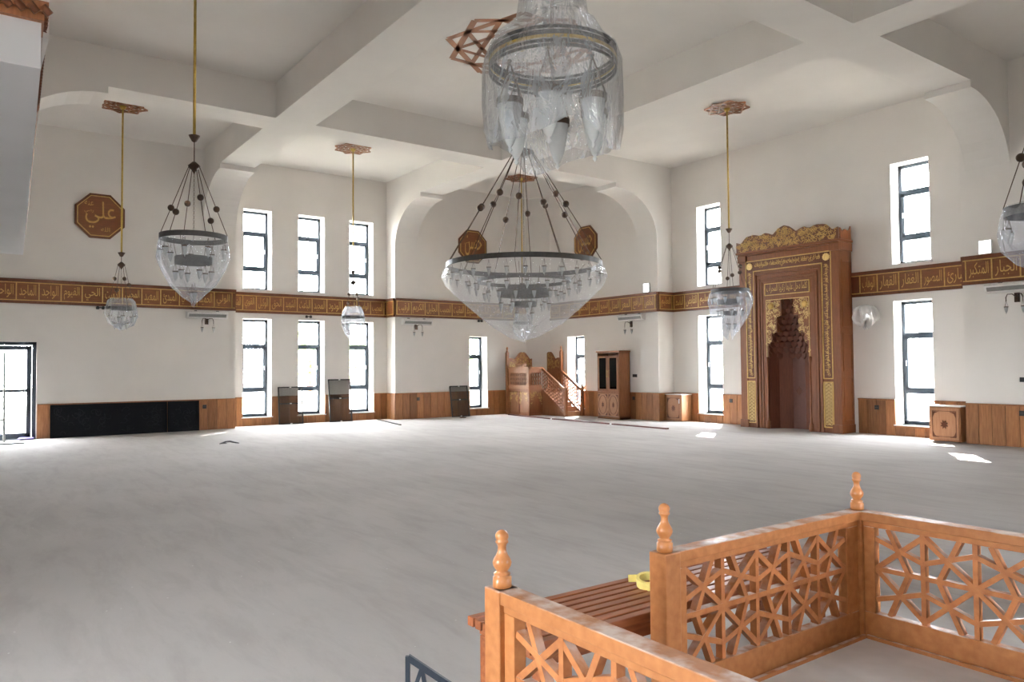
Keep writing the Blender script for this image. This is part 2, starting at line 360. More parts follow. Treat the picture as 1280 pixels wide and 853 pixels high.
# beams on a grid, arched where they meet the walls and piers
BX = [(5.5, 6.4), (15.72, 16.62)]; BY = [(-6.15, -5.3), (-12.45, -11.5)]
def haunch(o, d, w0, w1, zs=5.9, L=1.8, zt=7.36):
    """arched haunch: starts at o (wall face) and runs L along axis d; w0..w1 across"""
    pts = [(0, zs)]
    for i in range(1, 13):
        a = (PI/2)*i/12; pts.append((L*(1-math.cos(a)), zs+(zt-zs)*math.sin(a)))
    # flatten the arc: quarter ellipse, with a small step up to the beam
    pts += [(L, ZB), (0, ZB)]
    ax, sg = d
    def f(p, k):
        t = o+sg*p[0]; ww = w1 if k else w0
        return (t, ww, p[1]) if ax == 0 else (ww, t, p[1])
    return MB().prism(pts, f)
tn = [0]
def trim(mb, mat=CEIL):
    tn[0] += 1; return mb.build('trim_%d' % tn[0], mat, kind='structure')
for a, b in BX:
    m = MB().box((a, -17.65, ZB), (b, 0, ZC+.02))
    m2 = haunch(0, (1, -1), a, b); m.add(m2.v, m2.f)
    m3 = haunch(-17.65, (1, 1), a, b); m.add(m3.v, m3.f)
    m.box((a, -18.4, 4.34 if a > 10 else 0), (b, -17.65, ZB)); trim(m)
for a, b in BY:
    m = MB()
    for p, q in ((0, 5.5), (6.4, 15.72), (16.62, 22.2)): m.box((p, a, ZB), (q, b, ZC+.02))
    m2 = haunch(0, (0, 1), a, b); m.add(m2.v, m2.f); m.box((22.2, a, 0), (23.0, b, ZC)); trim(m)
m = MB().box((0, -18.4, ZB), (RX, -17.651, ZC+.02)); trim(m)

# ------------------------------------------------------------------ windows
wn = [0]
def window(wdt, z0, z1, org, rz, mid=False, lattice=False, side=1, set_back=.40, rails=(.275, .735)):
    """local x right, y into the wall, z up; org = left lower corner of the opening on the inner wall face"""
    wn[0] += 1; e = empty('window_%d' % wn[0], (org[0], org[1], 0), rz, 'structure')
    H = z1-z0; f = .085; y0, y1 = set_back, set_back+.08
    m = MB(); m.box((0, y0, z0), (f, y1, z1)); m.box((wdt-f, y0, z0), (wdt, y1, z1)); m.box((0, y0, z1-f), (wdt, y1, z1)); m.box((0, y0, z0), (wdt, y1, z0+f))
    zt = z1-H*rails[0]; zb = z1-H*rails[1]
    for z in (zt, zb): m.box((f, y0, z-.055), (wdt-f, y1, z+.055))
    m.build('window_frame', FRAME, e)
    s = MB(); q = .07; a, b = f-.01, wdt-f+.01; y2 = y0-.02
    s.box((a, y2, zb+.03), (a+q, y1-.02, zt-.03)); s.box((b-q, y2, zb+.03), (b, y1-.02, zt-.03)); s.box((a, y2, zt-.03-q), (b, y1-.02, zt-.03)); s.box((a, y2, zb+.03), (b, y1-.02, zb+.03+q))
    if mid: s.box((a+q, y2+.02, (zt+zb)/2-.012), (b-q, y1-.03, (zt+zb)/2+.012))
    sash = s.build('sash', FRAME, e)
    hx = a+q/2 if side < 0 else b-q/2
    hm = MB(); hm.box((hx-.012, y2-.035, (zt+zb)/2-.07), (hx+.012, y2, (zt+zb)/2+.07)); hm.build('handle', CHROME, sash)
    for za, zz in ((z0+f, zb-.045), (zb+.03+q, zt-.03-q), (zt+.045, z1-f)):
        MB().box((f, y0+.045, za), (wdt-f, y0+.051, zz)).build('pane', GLASS, e)
    MB().box((-.04, -.04, z0-.03), (wdt+.04, set_back+.02, z0)).build('sill', WHITE, e)
    r = MB(); r.box((0, .002, z0), (.006, set_back, z1)); r.box((wdt-.006, .002, z0), (wdt, set_back, z1)); r.box((0, .002, z1-.006), (wdt, set_back, z1)); r.build('reveal', WHITE, e)
    if lattice:
        l = MB(); yy = y0+.12
        nz = int((z1-z0)/.22); cw = wdt/3
        for i in range(4): l.box((i*cw-.008, yy, z0), (i*cw+.008, yy+.015, z1))
        for k in range(nz+1):
            z = z0+k*(z1-z0)/nz; l.box((0, yy, z-.006), (wdt, yy+.015, z+.006))
            if k < nz:
                for i in range(3):
                    cx = (i+.5)*cw; cz = z+(z1-z0)/nz/2; r_ = .085
                    pp = [(cx+r_*math.cos(PI/4*j), yy+.007, cz+r_*math.sin(PI/4*j)) for j in range(8)]
                    for j in range(8): l.bar(pp[j], pp[(j+1) % 8], .012, .012)
        l.build('window_lattice', plain('lattice_grey', (.14, .15, .14), .5), e)
    c = Vector((wdt/2, set_back+.35, (z0+z1)/2)); ca, sa = math.cos(rz), math.sin(rz)
    wx = org[0]+c.x*ca-c.y*sa; wy = org[1]+c.x*sa+c.y*ca
    portal((wx, wy, c.z), (sa, -ca, 0), wdt, H)
    return e
for a, b in WL_MID:
    window(b-a, *UP, (-.62, a), LEFT, side=1); window(b-a, *LO, (-.62, a), LEFT, mid=True, side=1)
window(.79, .27, 2.91, (0, -3.12), LEFT, lattice=True)
for a, b in QW:
    window(b-a, *UP, (a, .71), 0, side=-1); window(b-a, *LO, (a, .71), 0, mid=True, side=-1)
window(.93, .27, 2.88, (1.87, 0), 0, mid=True, side=-1)
for a, b in NW: window(b-a, .3, 3.3, (b, RY), PI, set_back=.25)
for a, b in RW:
    for z in ((.3, 3.3),): window(b-a, *z, (RX, b), -PI/2, set_back=.25)

# glazed door in the left wall
dr = empty('door_1', (0, -18.5, 0), LEFT, 'structure')
m = MB(); W_ = 1.92
for a, b in ((0, .09), (W_-.09, W_)): m.box((a, .12, .0), (b, .22, 2.53))
m.box((0, .12, 2.44), (W_, .22, 2.53)); m.build('door_frame', FRAME, dr)
for a in (.1, .965):
    l = MB(); b = a+.855
    l.box((a, .13, .02), (a+.11, .2, 2.43)); l.box((b-.11, .13, .02), (b, .2, 2.43)); l.box((a, .13, 2.32), (b, .2, 2.43)); l.box((a, .13, .02), (b, .2, .16)); l.box((a, .13, 1.22), (b, .2, 1.30))
    lf = l.build('door_leaf', FRAME, dr)
    MB().box((a+.11, .16, .16), (b-.11, .166, 2.32)).build('pane', GLASS, lf)
    MB().tube([(b-.15 if a > .5 else a+.15, .07, 1.12+.22*t) if 0 < t < 1 else (b-.09, .13, 1.12+.22*t) for t in (0, .12, .5, .88, 1)], .011).build('handle', CHROME, lf)
portal((-.75, -17.54, 1.27), (1, 0, 0), 1.92, 2.5)
MB().box((-.6, -18.5, 0), (.02, -16.58, .02)).build('trim_threshold', FRAME, kind='structure')

# ------------------------------------------------------------------ wainscot planks
def wainscot(name, runs):
    e = empty(name, kind='structure')
    for (axis, fixed, a, b, h, sg) in runs:     # axis 'x': wall along x at y=fixed, room towards -y ; 'y': along y at x=fixed, room towards +x
        n = max(1, round(abs(b-a)/.265)); st = (b-a)/n
        for i in range(n):
            p, q = a+i*st+.006, a+(i+1)*st-.006; dd = .022+.006*random.random(); m = MB()
            if axis == 'y': m.box((fixed, p, 0), (fixed+sg*(dd+.008), q, h-.035))
            else: m.box((p, fixed, 0), (q, fixed-sg*(dd+.008), h-.035))
            m.build('plank', W_PANEL, e)
        m = MB()
        if axis == 'y': m.box((fixed, a, h-.035), (fixed+sg*.05, b, h)); m.box((fixed, a, 0), (fixed+sg*.012, b, h))
        else: m.box((a, fixed, h-.035), (b, fixed-sg*.05, h)); m.box((a, fixed, 0), (b, fixed-sg*.012, h))
        m.build('cap_rail', W_PANEL, e)
    return e
HW = .9
rl = [('y', 0, -16.56, -11.5, HW, 1)]
pv = -11.5
for a, b in WL_MID: rl += [('y', -.62, pv, a, HW, 1), ('y', -.62, a, b, .24, 1)]; pv = b
rl += [('y', -.62, pv, -6.15, HW, 1), ('x', -6.15, -.58, .04, HW, 1), ('y', 0, -6.15, -3.12, HW, 1), ('y', 0, -3.12, -2.33, .24, 1), ('y', 0, -2.33, -.5, HW, 1)]
wainscot('baseboard_left', rl)
wainscot('baseboard_right', [('x', 0, .9, 1.87, HW, 1), ('x', 0, 1.87, 2.8, .24, 1), ('x', 0, 2.8, 6.4, HW, 1), ('y', 6.4, -.04, .67, HW, 1),
    ('x', .71, 6.45, 7.44, HW, 1), ('x', .71, 7.44, 8.37, .24, 1), ('x', .71, 8.37, 9.45, HW, 1), ('x', .71, 12.7, 13.66, HW, 1), ('x', .71, 13.66, 14.6, .24, 1), ('x', .71, 14.6, 15.6, HW, 1),
    ('x', 0, 15.6, 22, HW, 1)])

# ------------------------------------------------------------------ calligraphy band
NAMES = 'الله الرحمن الرحيم الملك القدوس السلام المؤمن المهيمن العزيز الجبار المتكبر الخالق البارئ المصور الغفار القهار الوهاب الرزاق الفتاح العليم القابض الباسط الخافض الرافع المعز المذل السميع البصير الحكم العدل اللطيف الخبير الحليم العظيم الغفور الشكور العلي الكبير الحفيظ المقيت الحسيب الجليل الكريم الرقيب المجيب الواسع الحكيم الودود المجيد الباعث الشهيد الحق الوكيل القوي المتين الولي الحميد المحصي المبدئ المعيد المحيي المميت الحي القيوم الواجد الماجد الواحد الاحد الصمد القادر المقتدر المقدم المؤخر الاول الاخر الظاهر الباطن'.split()
Z0, Z1 = 3.53, 4.17
def band(e, u0, u1, f, names, org, rz, edges=None):
    """run of the band; local x from u0 to u1, wall face at local y=0. names listed right-to-left. edges: panel boundaries"""
    r = empty('frieze_run', org, rz); r.parent = e
    m = MB()
    m.box((u0, -.075, Z1-.085), (u1, 0, Z1)); m.box((u0, -.06, Z0), (u1, 0, Z0+.07)); m.box((u0, -.03, Z0), (u1, 0, Z1)); m.build('rail', W_DARK, r)
    g = MB(); g.box((u0+.03, -.056, Z1-.11), (u1-.03, -.03, Z1-.088)); g.box((u0+.03, -.056, Z0+.073), (u1-.03, -.03, Z0+.095))
    n = len(names); ed = edges or [u0+.05+(u1-u0-.1)*i/n for i in range(n+1)]
    for x in ed: g.box((x-.012, -.056, Z0+.08), (x+.012, -.03, Z1-.09))
    g.build('gold_fillet', GOLD, r)
    for i in range(n):
        a, b = ed[i]+.014, ed[i+1]-.014; nm = names[n-1-i]
        MB().box((a, -.045, Z0+.1), (b, -.028, Z1-.112)).build('panel', W_BAND, r)
        if nm:
            t = MB(); lettering(t, nm, a+.05, Z0+.14, b-a-.10, Z1-Z0-.29, -.050); t.build('lettering', GOLD, r)
def nm(a, n): return NAMES[a:a+n]
ie = NAMES.index('القوي')
tl = empty('trim_6', kind='structure'); tr_ = empty('trim_7', kind='structure')
E1 = [-18.05, -17.55, -17.05, -16.55, -16.05, -15.56, -15.07, -14.58, -14.09, -13.6, -13.1, -12.62, -12.13, -11.62]
E2 = [-11.47, -11.12, -10.7, -10.27, -9.83, -9.38, -8.88, -8.37, -7.82, -7.30, -6.79, -6.28]
iw = NAMES.index('الولي')
iA = NAMES.index('المجيب')
# each run reads right to left, so the run further right comes first in the list of names
band(tl, -18.4, -11.5, 0, nm(iw, 13), (0, 0, 0), LEFT, E1)
band(tl, -11.5, -6.15, 0, nm(iw-11, 11), (-.62, 0, 0), LEFT, E2)
band(tl, -6.15, -.5, 0, nm(iw-21, 10), (0, 0, 0), LEFT)
band(tl, -.62+.05, .0, 0, [''], (0, -6.15, 0), 0)
ib = NAMES.index('الوهاب')
band(tr_, 15.6, 22.3, 0, [''.join(x) for x in nm(NAMES.index('الله'), 1)]+nm(0+1, 10)[0:10], (0, 0, 0), 0, [15.69]+[16.22+.55*i for i in range(11)])
band(tr_, 12.58, 15.6, 0, nm(ib-4, 5), (0, .71, 0), 0, [12.83, 13.29, 13.84, 14.38, 14.92, 15.47])
band(tr_, 6.4, 9.46, 0, nm(ib+1, 5), (0, .71, 0), 0, [6.49, 6.94, 7.5, 8.05, 8.6, 9.15])
band(tr_, .9, 6.4, 0, nm(ib+6, 10), (0, 0, 0), 0, [.95, 1.5, 2.05, 2.6, 3.16, 3.68, 4.17, 4.72, 5.27, 5.8, 6.32])
band(tr_, .0, .66, 0, ['العليم'], (6.4, 0, 0), LEFT)

# ------------------------------------------------------------------ balcony (women's gallery) at top left
bal = empty('gallery_balcony', (16.9, -17.72, 4.0), label='white balcony with carved wooden cornice jutting in at the upper left corner', cat='balcony')
foot = [(0, 0), (-10.7, .48), (-10.75, -3.2), (0, -3.2)]
MB().xy(foot, 0, .34).build('slab', plaster('balcony_white', (.72, .73, .76)), bal)
o_ = [(.05, .015), (-10.75, .495), (-10.75, -3.2), (.05, -3.2)]
m = MB(); m.xy(o_, .34, .40); m.xy([(.09, .04), (-10.78, .52), (-10.78, -3.2), (.09, -3.2)], .40, .47); m.build('cornice', W_PULP, bal)
m = MB()
for i in range(40):
    y = .05-i*.08; m.tube([(.075, y, .385), (.085, y-.05, .435)], .028, 6)
for i in range(30):
    x = .05-i*.083; m.tube([(x, .02-x*.0448, .385), (x-.05, .03-x*.0448, .435)], .024, 5)
m.build('rope_moulding', W_DARK, bal, smooth=True, kind='stuff')

# ------------------------------------------------------------------ mihrab
MX0, MX1 = 9.48, 12.58; CX = 11.04
mh = empty('mihrab', (CX, .71, 0), label='tall carved wooden prayer niche with gold frieze and lettering on the right wall', cat='mihrab')
hw = (MX1-MX0)/2   # 1.55
D = -.58           # front plane (local y)
def part(mb, name, mat, **k): return mb.build(name, mat, mh, **k)
for sx in (-1, 1):
    m = MB()
    m.box((sx*hw, 0, 0), (sx*(hw-.24), D-.02, 4.92)); part(m, 'side_pilaster', W_MIH, bevel=.012)
    m = MB(); m.box((sx*(hw+.02), .0, 0), (sx*(hw-.26), D-.05, .22)); part(m, 'pilaster_base', W_MIH, bevel=.01); part(MB().box((sx*(hw+.03), 0, 4.74), (sx*(hw-.26), D-.06, 4.95)), 'capital', W_MIH, bevel=.01)
    for za, zb in ((.3, 1.45), (1.6, 2.6), (2.75, 4.5)):
        m = MB(); xx = sx*(hw+.001)
        for y0_, y1_, z0_, z1_ in ((-.5, -.46, za, zb), (-.12, -.08, za, zb), (-.5, -.08, za, za+.04), (-.5, -.08, zb-.04, zb)): m.box((xx, y0_, z0_), (xx+sx*.015, y1_, z1_))
        part(m, 'side_moulding', W_MIH)
# flat face boards either side of the niche opening
NH = .68   # half width of niche zone
m = MB()
m.box((-hw+.24, D, 0), (-NH, -.1, 4.92)); m.box((NH, D, 0), (hw-.24, -.1, 4.92)); m.box((-NH, D, 3.66), (NH, -.1, 4.92))
steps = [(3.13, 3.60, .19), (2.68, 3.13, .33), (2.41, 2.68, .50), (2.02, 2.41, .615)]
for za, zb, h in steps:
    m.box((-NH, D, za), (-h, -.3, zb)); m.box((h, D, za), (NH, -.3, zb))
m.box((-NH, D, 3.60), (NH, -.1, 3.67))
part(m, 'face_board', W_MIH)
# inner stepped mouldings (nested frames)
for k, (xo, zt, dd) in enumerate(((1.04, 4.40, .05), (.93, 4.28, .035), (.85, 4.18, .02))):
    m = MB(); wd = .07
    for sx in (-1, 1): m.box((sx*xo, D-dd, 0), (sx*(xo-wd), D+.02, zt))
    m.box((-xo, D-dd, zt-wd), (xo, D+.02, zt)); part(m, 'inner_moulding', W_MIH, bevel=.01)
# gold fillets
g = MB(); t = .028; yy = D-.03
def rect(mb, x0, x1, z0, z1, y, t=.028, d=.02):
    mb.box((x0, y, z0), (x0+t, y+d, z1)); mb.box((x1-t, y, z0), (x1, y+d, z1)); mb.box((x0, y, z1-t), (x1, y+d, z1)); mb.box((x0, y, z0), (x1, y+d, z0+t))
for sx in (-1, 1):
    a, b = sorted((sx*1.30, sx*1.06)); 
    g.box((sx*1.33, yy, 1.42), (sx*1.305, yy+.03, 4.76)); g.box((sx*1.07, yy, 1.42), (sx*1.045, yy+.03, 4.44)); g.box((sx*1.33, yy, 1.40), (sx*1.045, yy+.03, 1.425))
    rect(g, min(sx*1.33, sx*1.045), max(sx*1.33, sx*1.045), .13, 1.33, yy, .03, .03)
g.box((-1.33, yy, 4.735), (1.33, yy+.03, 4.76)); g.box((-1.07, yy, 4.44), (1.07, yy+.03, 4.465))
rect(g, -.70, .70, 3.72, 4.06, yy, .022, .03)
part(g, 'gold_fillet', GOLD)
# dark ground behind the lettering
m = MB()
for sx in (-1, 1): m.box((sx*1.3, D-.012, 1.43), (sx*1.08, D+.01, 4.73)); m.box((sx*1.3, D-.012, .16), (sx*1.08, D+.01, 1.30))
m.box((-1.3, D-.012, 4.47), (1.3, D+.01, 4.73)); m.box((-.68, D-.012, 3.75), (.68, D+.01, 4.04)); part(m, 'frieze_ground', W_DARK)
t1 = MB(); V = ['قد نرى تقلب وجهك في السماء فلنولينك', 'كلما دخل عليها زكريا المحراب', 'فول وجهك شطر المسجد الحرام وحيث ما كنتم', 'قبلة ترضاها فولوا وجوهكم شطره وان الذين']
lettering(t1, V[0], -1.02, 4.50, 2.04, .20, D-.024); lettering(t1, V[3], -1.0, 4.56, 2.0, .15, D-.025); part(t1, 'lettering', GOLD)
t1 = MB(); lettering(t1, V[1], -.63, 3.78, 1.26, .24, D-.024); part(t1, 'lettering', GOLD)
for sx in (-1, 1):
    t1 = MB(); x0 = -1.28 if sx < 0 else 1.1
    lettering(t1, V[2], x0, 3.0, .18, 1.42, D-.024, rot=True); lettering(t1, V[3], x0, 1.48, .18, 1.46, D-.024, rot=True); lettering(t1, V[0], x0+.03, 1.5, .13, 2.9, D-.025, rot=True)
    part(t1, 'lettering', GOLD)
    m = MB(); cx = sx*1.19; pts = [(cx+.105*(1 if k % 2 else .86)*math.cos(PI*k/12), 4.60+.105*(1 if k % 2 else .86)*math.sin(PI*k/12)) for k in range(24)]
    m.xz(pts, D-.035, D-.01); part(m, 'rosette', GOLDL)
    m = MB()
    for k in range(12):
        z = .20+k*.092
        for q in (-1, 1):
            for (a1, r_) in ((0, .042),):
                pp = [(cx+q*.052+r_*math.cos(j*PI/4), D-.02, z+.04+r_*math.sin(j*PI/4)) for j in range(8)]
                for j in range(8): m.bar(pp[j], pp[(j+1) % 8], .014, .012)
            m.bar((cx, D-.02, z), (cx+q*.1, D-.02, z+.09), .012, .012)
    part(m, 'gilt_lattice', GOLDL, kind='stuff')
# gold spandrels stepping down round the niche
def insp(x, z):
    ax = abs(x)
    if z > 3.56 or ax > .66: return False
    for za, zb, h in steps:
        if za <= z <= zb: return ax > h+.03
    return False
m = MB(); curls(m, -.66, 2.05, 1.32, 1.55, D-.014, 250, .038, insp, .014, 3)
for sx in (-1, 1):
    m.box((sx*.672, D-.016, 2.0), (sx*.655, D-.002, 3.6))
m.box((-.672, D-.016, 3.585), (.672, D-.002, 3.605)); part(m, 'gilt_spandrel', GOLDL, kind='stuff')
for sx in (-1, 1):
    m = MB(); pr = [(.0, 0), (.05, -.02), (.08, -.045), (.095, -.02), (.10, 0)]
    n = 20; vs = []
    for r_, y in ((.0, -.06), (.05, -.055), (.085, -.03), (.095, 0)):
        for k in range(n): vs.append((sx*.52+r_*math.cos(2*PI*k/n), D+y, 3.42+r_*math.sin(2*PI*k/n)))
    m.add(vs, [(i*n+k, i*n+(k+1) % n, (i+1)*n+(k+1) % n, (i+1)*n+k) for i in range(3) for k in range(n)]); part(m, 'boss', GOLD, smooth=True)
# the niche: five flat faces curving back, hollow behind the face board
ang = [PI*k/5 for k in range(6)]; R_ = .62
nv = [(R_*math.cos(PI-a), D+.02+(.50)*math.sin(a)) for a in ang]
for i in range(5):
    (x0, y0_), (x1, y1_) = nv[i], nv[i+1]
    m = MB().xy([(x0, y0_), (x1, y1_), (x1, y1_+.03), (x0, y0_+.03)], 0, 3.6 if i == 2 else 2.4); pnl = part(m, 'niche_panel', plain('niche_panel_light', (.13, .055, .042), .6, spec=.3) if i == 2 else W_NICHE)
    if i == 2:
        mm = MB(); zc = 1.05
        mm.xz([(0, zc-.13), (.10, zc), (0, zc+.13), (-.10, zc)], y0_-.012, y0_); mm.build('carved_diamond', W_DARK, pnl)
m = MB(); m.box((-NH, -.04, 0), (NH, 0, 3.66)); part(m, 'back_board', W_DARK)
# muqarnas: tiers of little pointed cells stepping inwards and upwards
tiers = [(1.98, .60, 11), (2.14, .58, 11), (2.30, .55, 10), (2.45, .47, 9), (2.60, .44, 8), (2.76, .33, 7), (2.92, .30, 6), (3.08, .27, 5), (3.22, .18, 4), (3.36, .15, 3), (3.48, .10, 2)]
cell = None
for zi, rr, n in tiers:
    for k in range(n):
        a = PI*(k+.5)/n; x = rr*math.cos(a); y = D+.03+(.44*rr/.6)*math.sin(a); wq = min(.10, PI*rr/n*.5)
        if cell is None:
            mc = MB(); v = [(-1, 0, 1), (1, 0, 1), (1, .9, 1), (-1, .9, 1), (-1, 0, .25), (1, 0, .25), (1, .9, .25), (-1, .9, .25), (0, .0, -.45), (0, .5, -.2)]
            mc.add(v, [(0, 1, 2, 3), (0, 4, 8, 5, 1), (1, 5, 6, 2), (3, 7, 4, 0), (2, 6, 7, 3), (4, 7, 9, 8), (5, 8, 9, 6), (6, 9, 7)])
            cell = part(mc, 'muqarnas_cell', W_NICHE); o = cell
        else:
            o = cell.copy(); COL.objects.link(o)
        o.location = (x, y, zi); o.rotation_euler = (0, 0, a-PI/2); o.scale = (wq, .22, .11)
m = MB()
for za, zb, h in steps: m.box((-h-.02, D+.50, za-.1), (h+.02, D+.54, zb+.02))
part(m, 'niche_head', W_NICHE)
for sx in (-1, 1):
    m = MB().lathe([(.045, 0), (.06, .02), (.06, .2), (.035, .24), (.035, .34), (.022, .4), (.028, 1.1), (.022, 1.8), (.04, 1.86), (.05, 1.98), (.03, 2.0)], 10, (sx*.66, D-.0, 0)); part(m, 'colonnette', W_MIH, smooth=True)
# cornice and gilded crest
m = MB(); m.box((-hw-.02, 0, 4.92), (hw+.02, D-.07, 4.97)); m.box((-hw-.05, 0, 4.97), (hw+.05, D-.11, 5.03)); part(m, 'cornice', W_MIH, bevel=.01)
def crest_h(x):
    ax = min(1.02, abs(x)/hw); K = ((0, .60), (.10, .52), (.24, .38), (.40, .46), (.52, .40), (.66, .47), (.80, .41), (.93, .26), (1.03, .30))
    for (a, p), (b, q) in zip(K, K[1:]):
        if a <= ax <= b: h = p+(q-p)*(ax-a)/(b-a); break
    return 5.03+h+.028*abs(math.sin(ax*hw*9))-.02
nx = 64; xs = [-hw-.03+(2*hw+.06)*i/nx for i in range(nx+1)]
poly = [(-hw-.03, 5.03)]+[(x, crest_h(x)) for x in xs]+[(hw+.03, 5.03)]
m = MB(); m.xz(poly[::-1], D-.09, D-.05); part(m, 'crest_board', W_DARK)
m = MB(); curls(m, -hw, 5.05, 2*hw, .55, D-.097, 360, .048, lambda x, z: z < crest_h(x)-.05, .020, 9); part(m, 'gilt_crest', GOLD, kind='stuff')
for sx in (-1, 1):
    m = MB(); pp = [(0, 5.03), (-.5, 5.03), (-.5, 5.32), (-.4, 5.24), (-.28, 5.30), (-.15, 5.26), (-.06, 5.30), (-.0, 5.40)]
    m.prism(pp, lambda p, k: (sx*(hw+.01+(.04 if k else 0)), D+.5+p[0]-.08 if False else p[0]-.09, p[1])); part(m, 'side_crest', W_MIH)

# ------------------------------------------------------------------ chandeliers
def rosette_mb(r, z=0, th=.03, wd=.09, n=12):
    """openwork star rosette: overlapping star polygons of flat bars"""
    m = MB()
    def star(k, rr, rot, w_, dz):
        P = [(rr*math.cos(rot+2*PI*i/n), rr*math.sin(rot+2*PI*i/n), z+dz) for i in range(n)]
        for i in range(n): m.bar(P[i], P[(i+k) % n], w_, th, (0, 0, 1))
    star(2, r, 0, wd, 0); star(3, .86*r, PI/n, wd*.85, .004)
    star(1, .22*r, 0, wd*.8, .008)
    return m
LAMPM = {}
def lamp(parent, x, y, ztop, s, drop):
    """hanging cup lamp: three wires, metal band, frosted glass cone"""
    key = 'l'
    if key not in LAMPM:
        m = MB(); m.lathe([(.5, -.12), (.53, -.12), (.53, .12), (.5, .12), (.5, -.12)], 14)
        for k in range(3): a = 2*PI*k/3+.5; m.tube([(.5*math.cos(a), .5*math.sin(a), .1), (0, 0, 1.6)], .035, 3)
        m.lathe([(0, 1.7), (.12, 1.62), (0, 1.5)], 6)
        h = m.build('lamp_holder', BRONZE); g = MB().lathe([(.48, .08), (.46, -.2), (.40, -.7), (.28, -1.25), (.14, -1.6), (.05, -1.72), (.10, -1.82), (0, -1.95)], 14).build('glass_shade', FROST, h, smooth=True)
        LAMPM[key] = (h, g); COL.objects.unlink(h); COL.objects.unlink(g)
    h0, g0 = LAMPM[key]
    h = h0.copy(); COL.objects.link(h); h.parent = parent; h.location = (x, y, ztop-drop); h.scale = (s, s, s); h.rotation_euler = (0, 0, math.atan2(y, x))
    g = g0.copy(); COL.objects.link(g); g.parent = h; return h
def film(prof, seg, folds, amp, seed, twist=0, z_sag=0, n_up=4):
    rd = random.Random(seed); ph = [rd.random()*6.28 for _ in range(8)]
    pr = []
    for (r0, z0), (r1, z1) in zip(prof, prof[1:]):
        for i in range(n_up): t = i/n_up; pr.append((r0+(r1-r0)*t, z0+(z1-z0)*t))
    pr.append(prof[-1]); vs = []; zmx = max(z for r, z in pr); zmn = min(z for r, z in pr); fs = []
    for r, z in pr:
        tt = (zmx-z)/(zmx-zmn)
        for k in range(seg):
            a = 2*PI*k/seg
            q = math.sin(folds*a+ph[0]+2*tt)+.6*math.sin((folds*1.7//1)*a+ph[1]-3*tt)+.5*math.sin(3*a+ph[2])+.35*math.sin((folds*3)*a+ph[3]+5*tt)
            rr = max(.004, r*(1+amp*q*(.35+.65*tt))+amp*.03*q); zz = z+z_sag*math.sin(3*a+ph[4])*tt+z_sag*.6*math.sin(5*a+ph[5])*tt
            vs.append((rr*math.cos(a), rr*math.sin(a), zz))
    for i in range(len(pr)-1):
        for k in range(seg): fs.append((i*seg+k, i*seg+(k+1) % seg, (i+1)*seg+(k+1) % seg, (i+1)*seg+k))
    return MB().add(vs, fs)
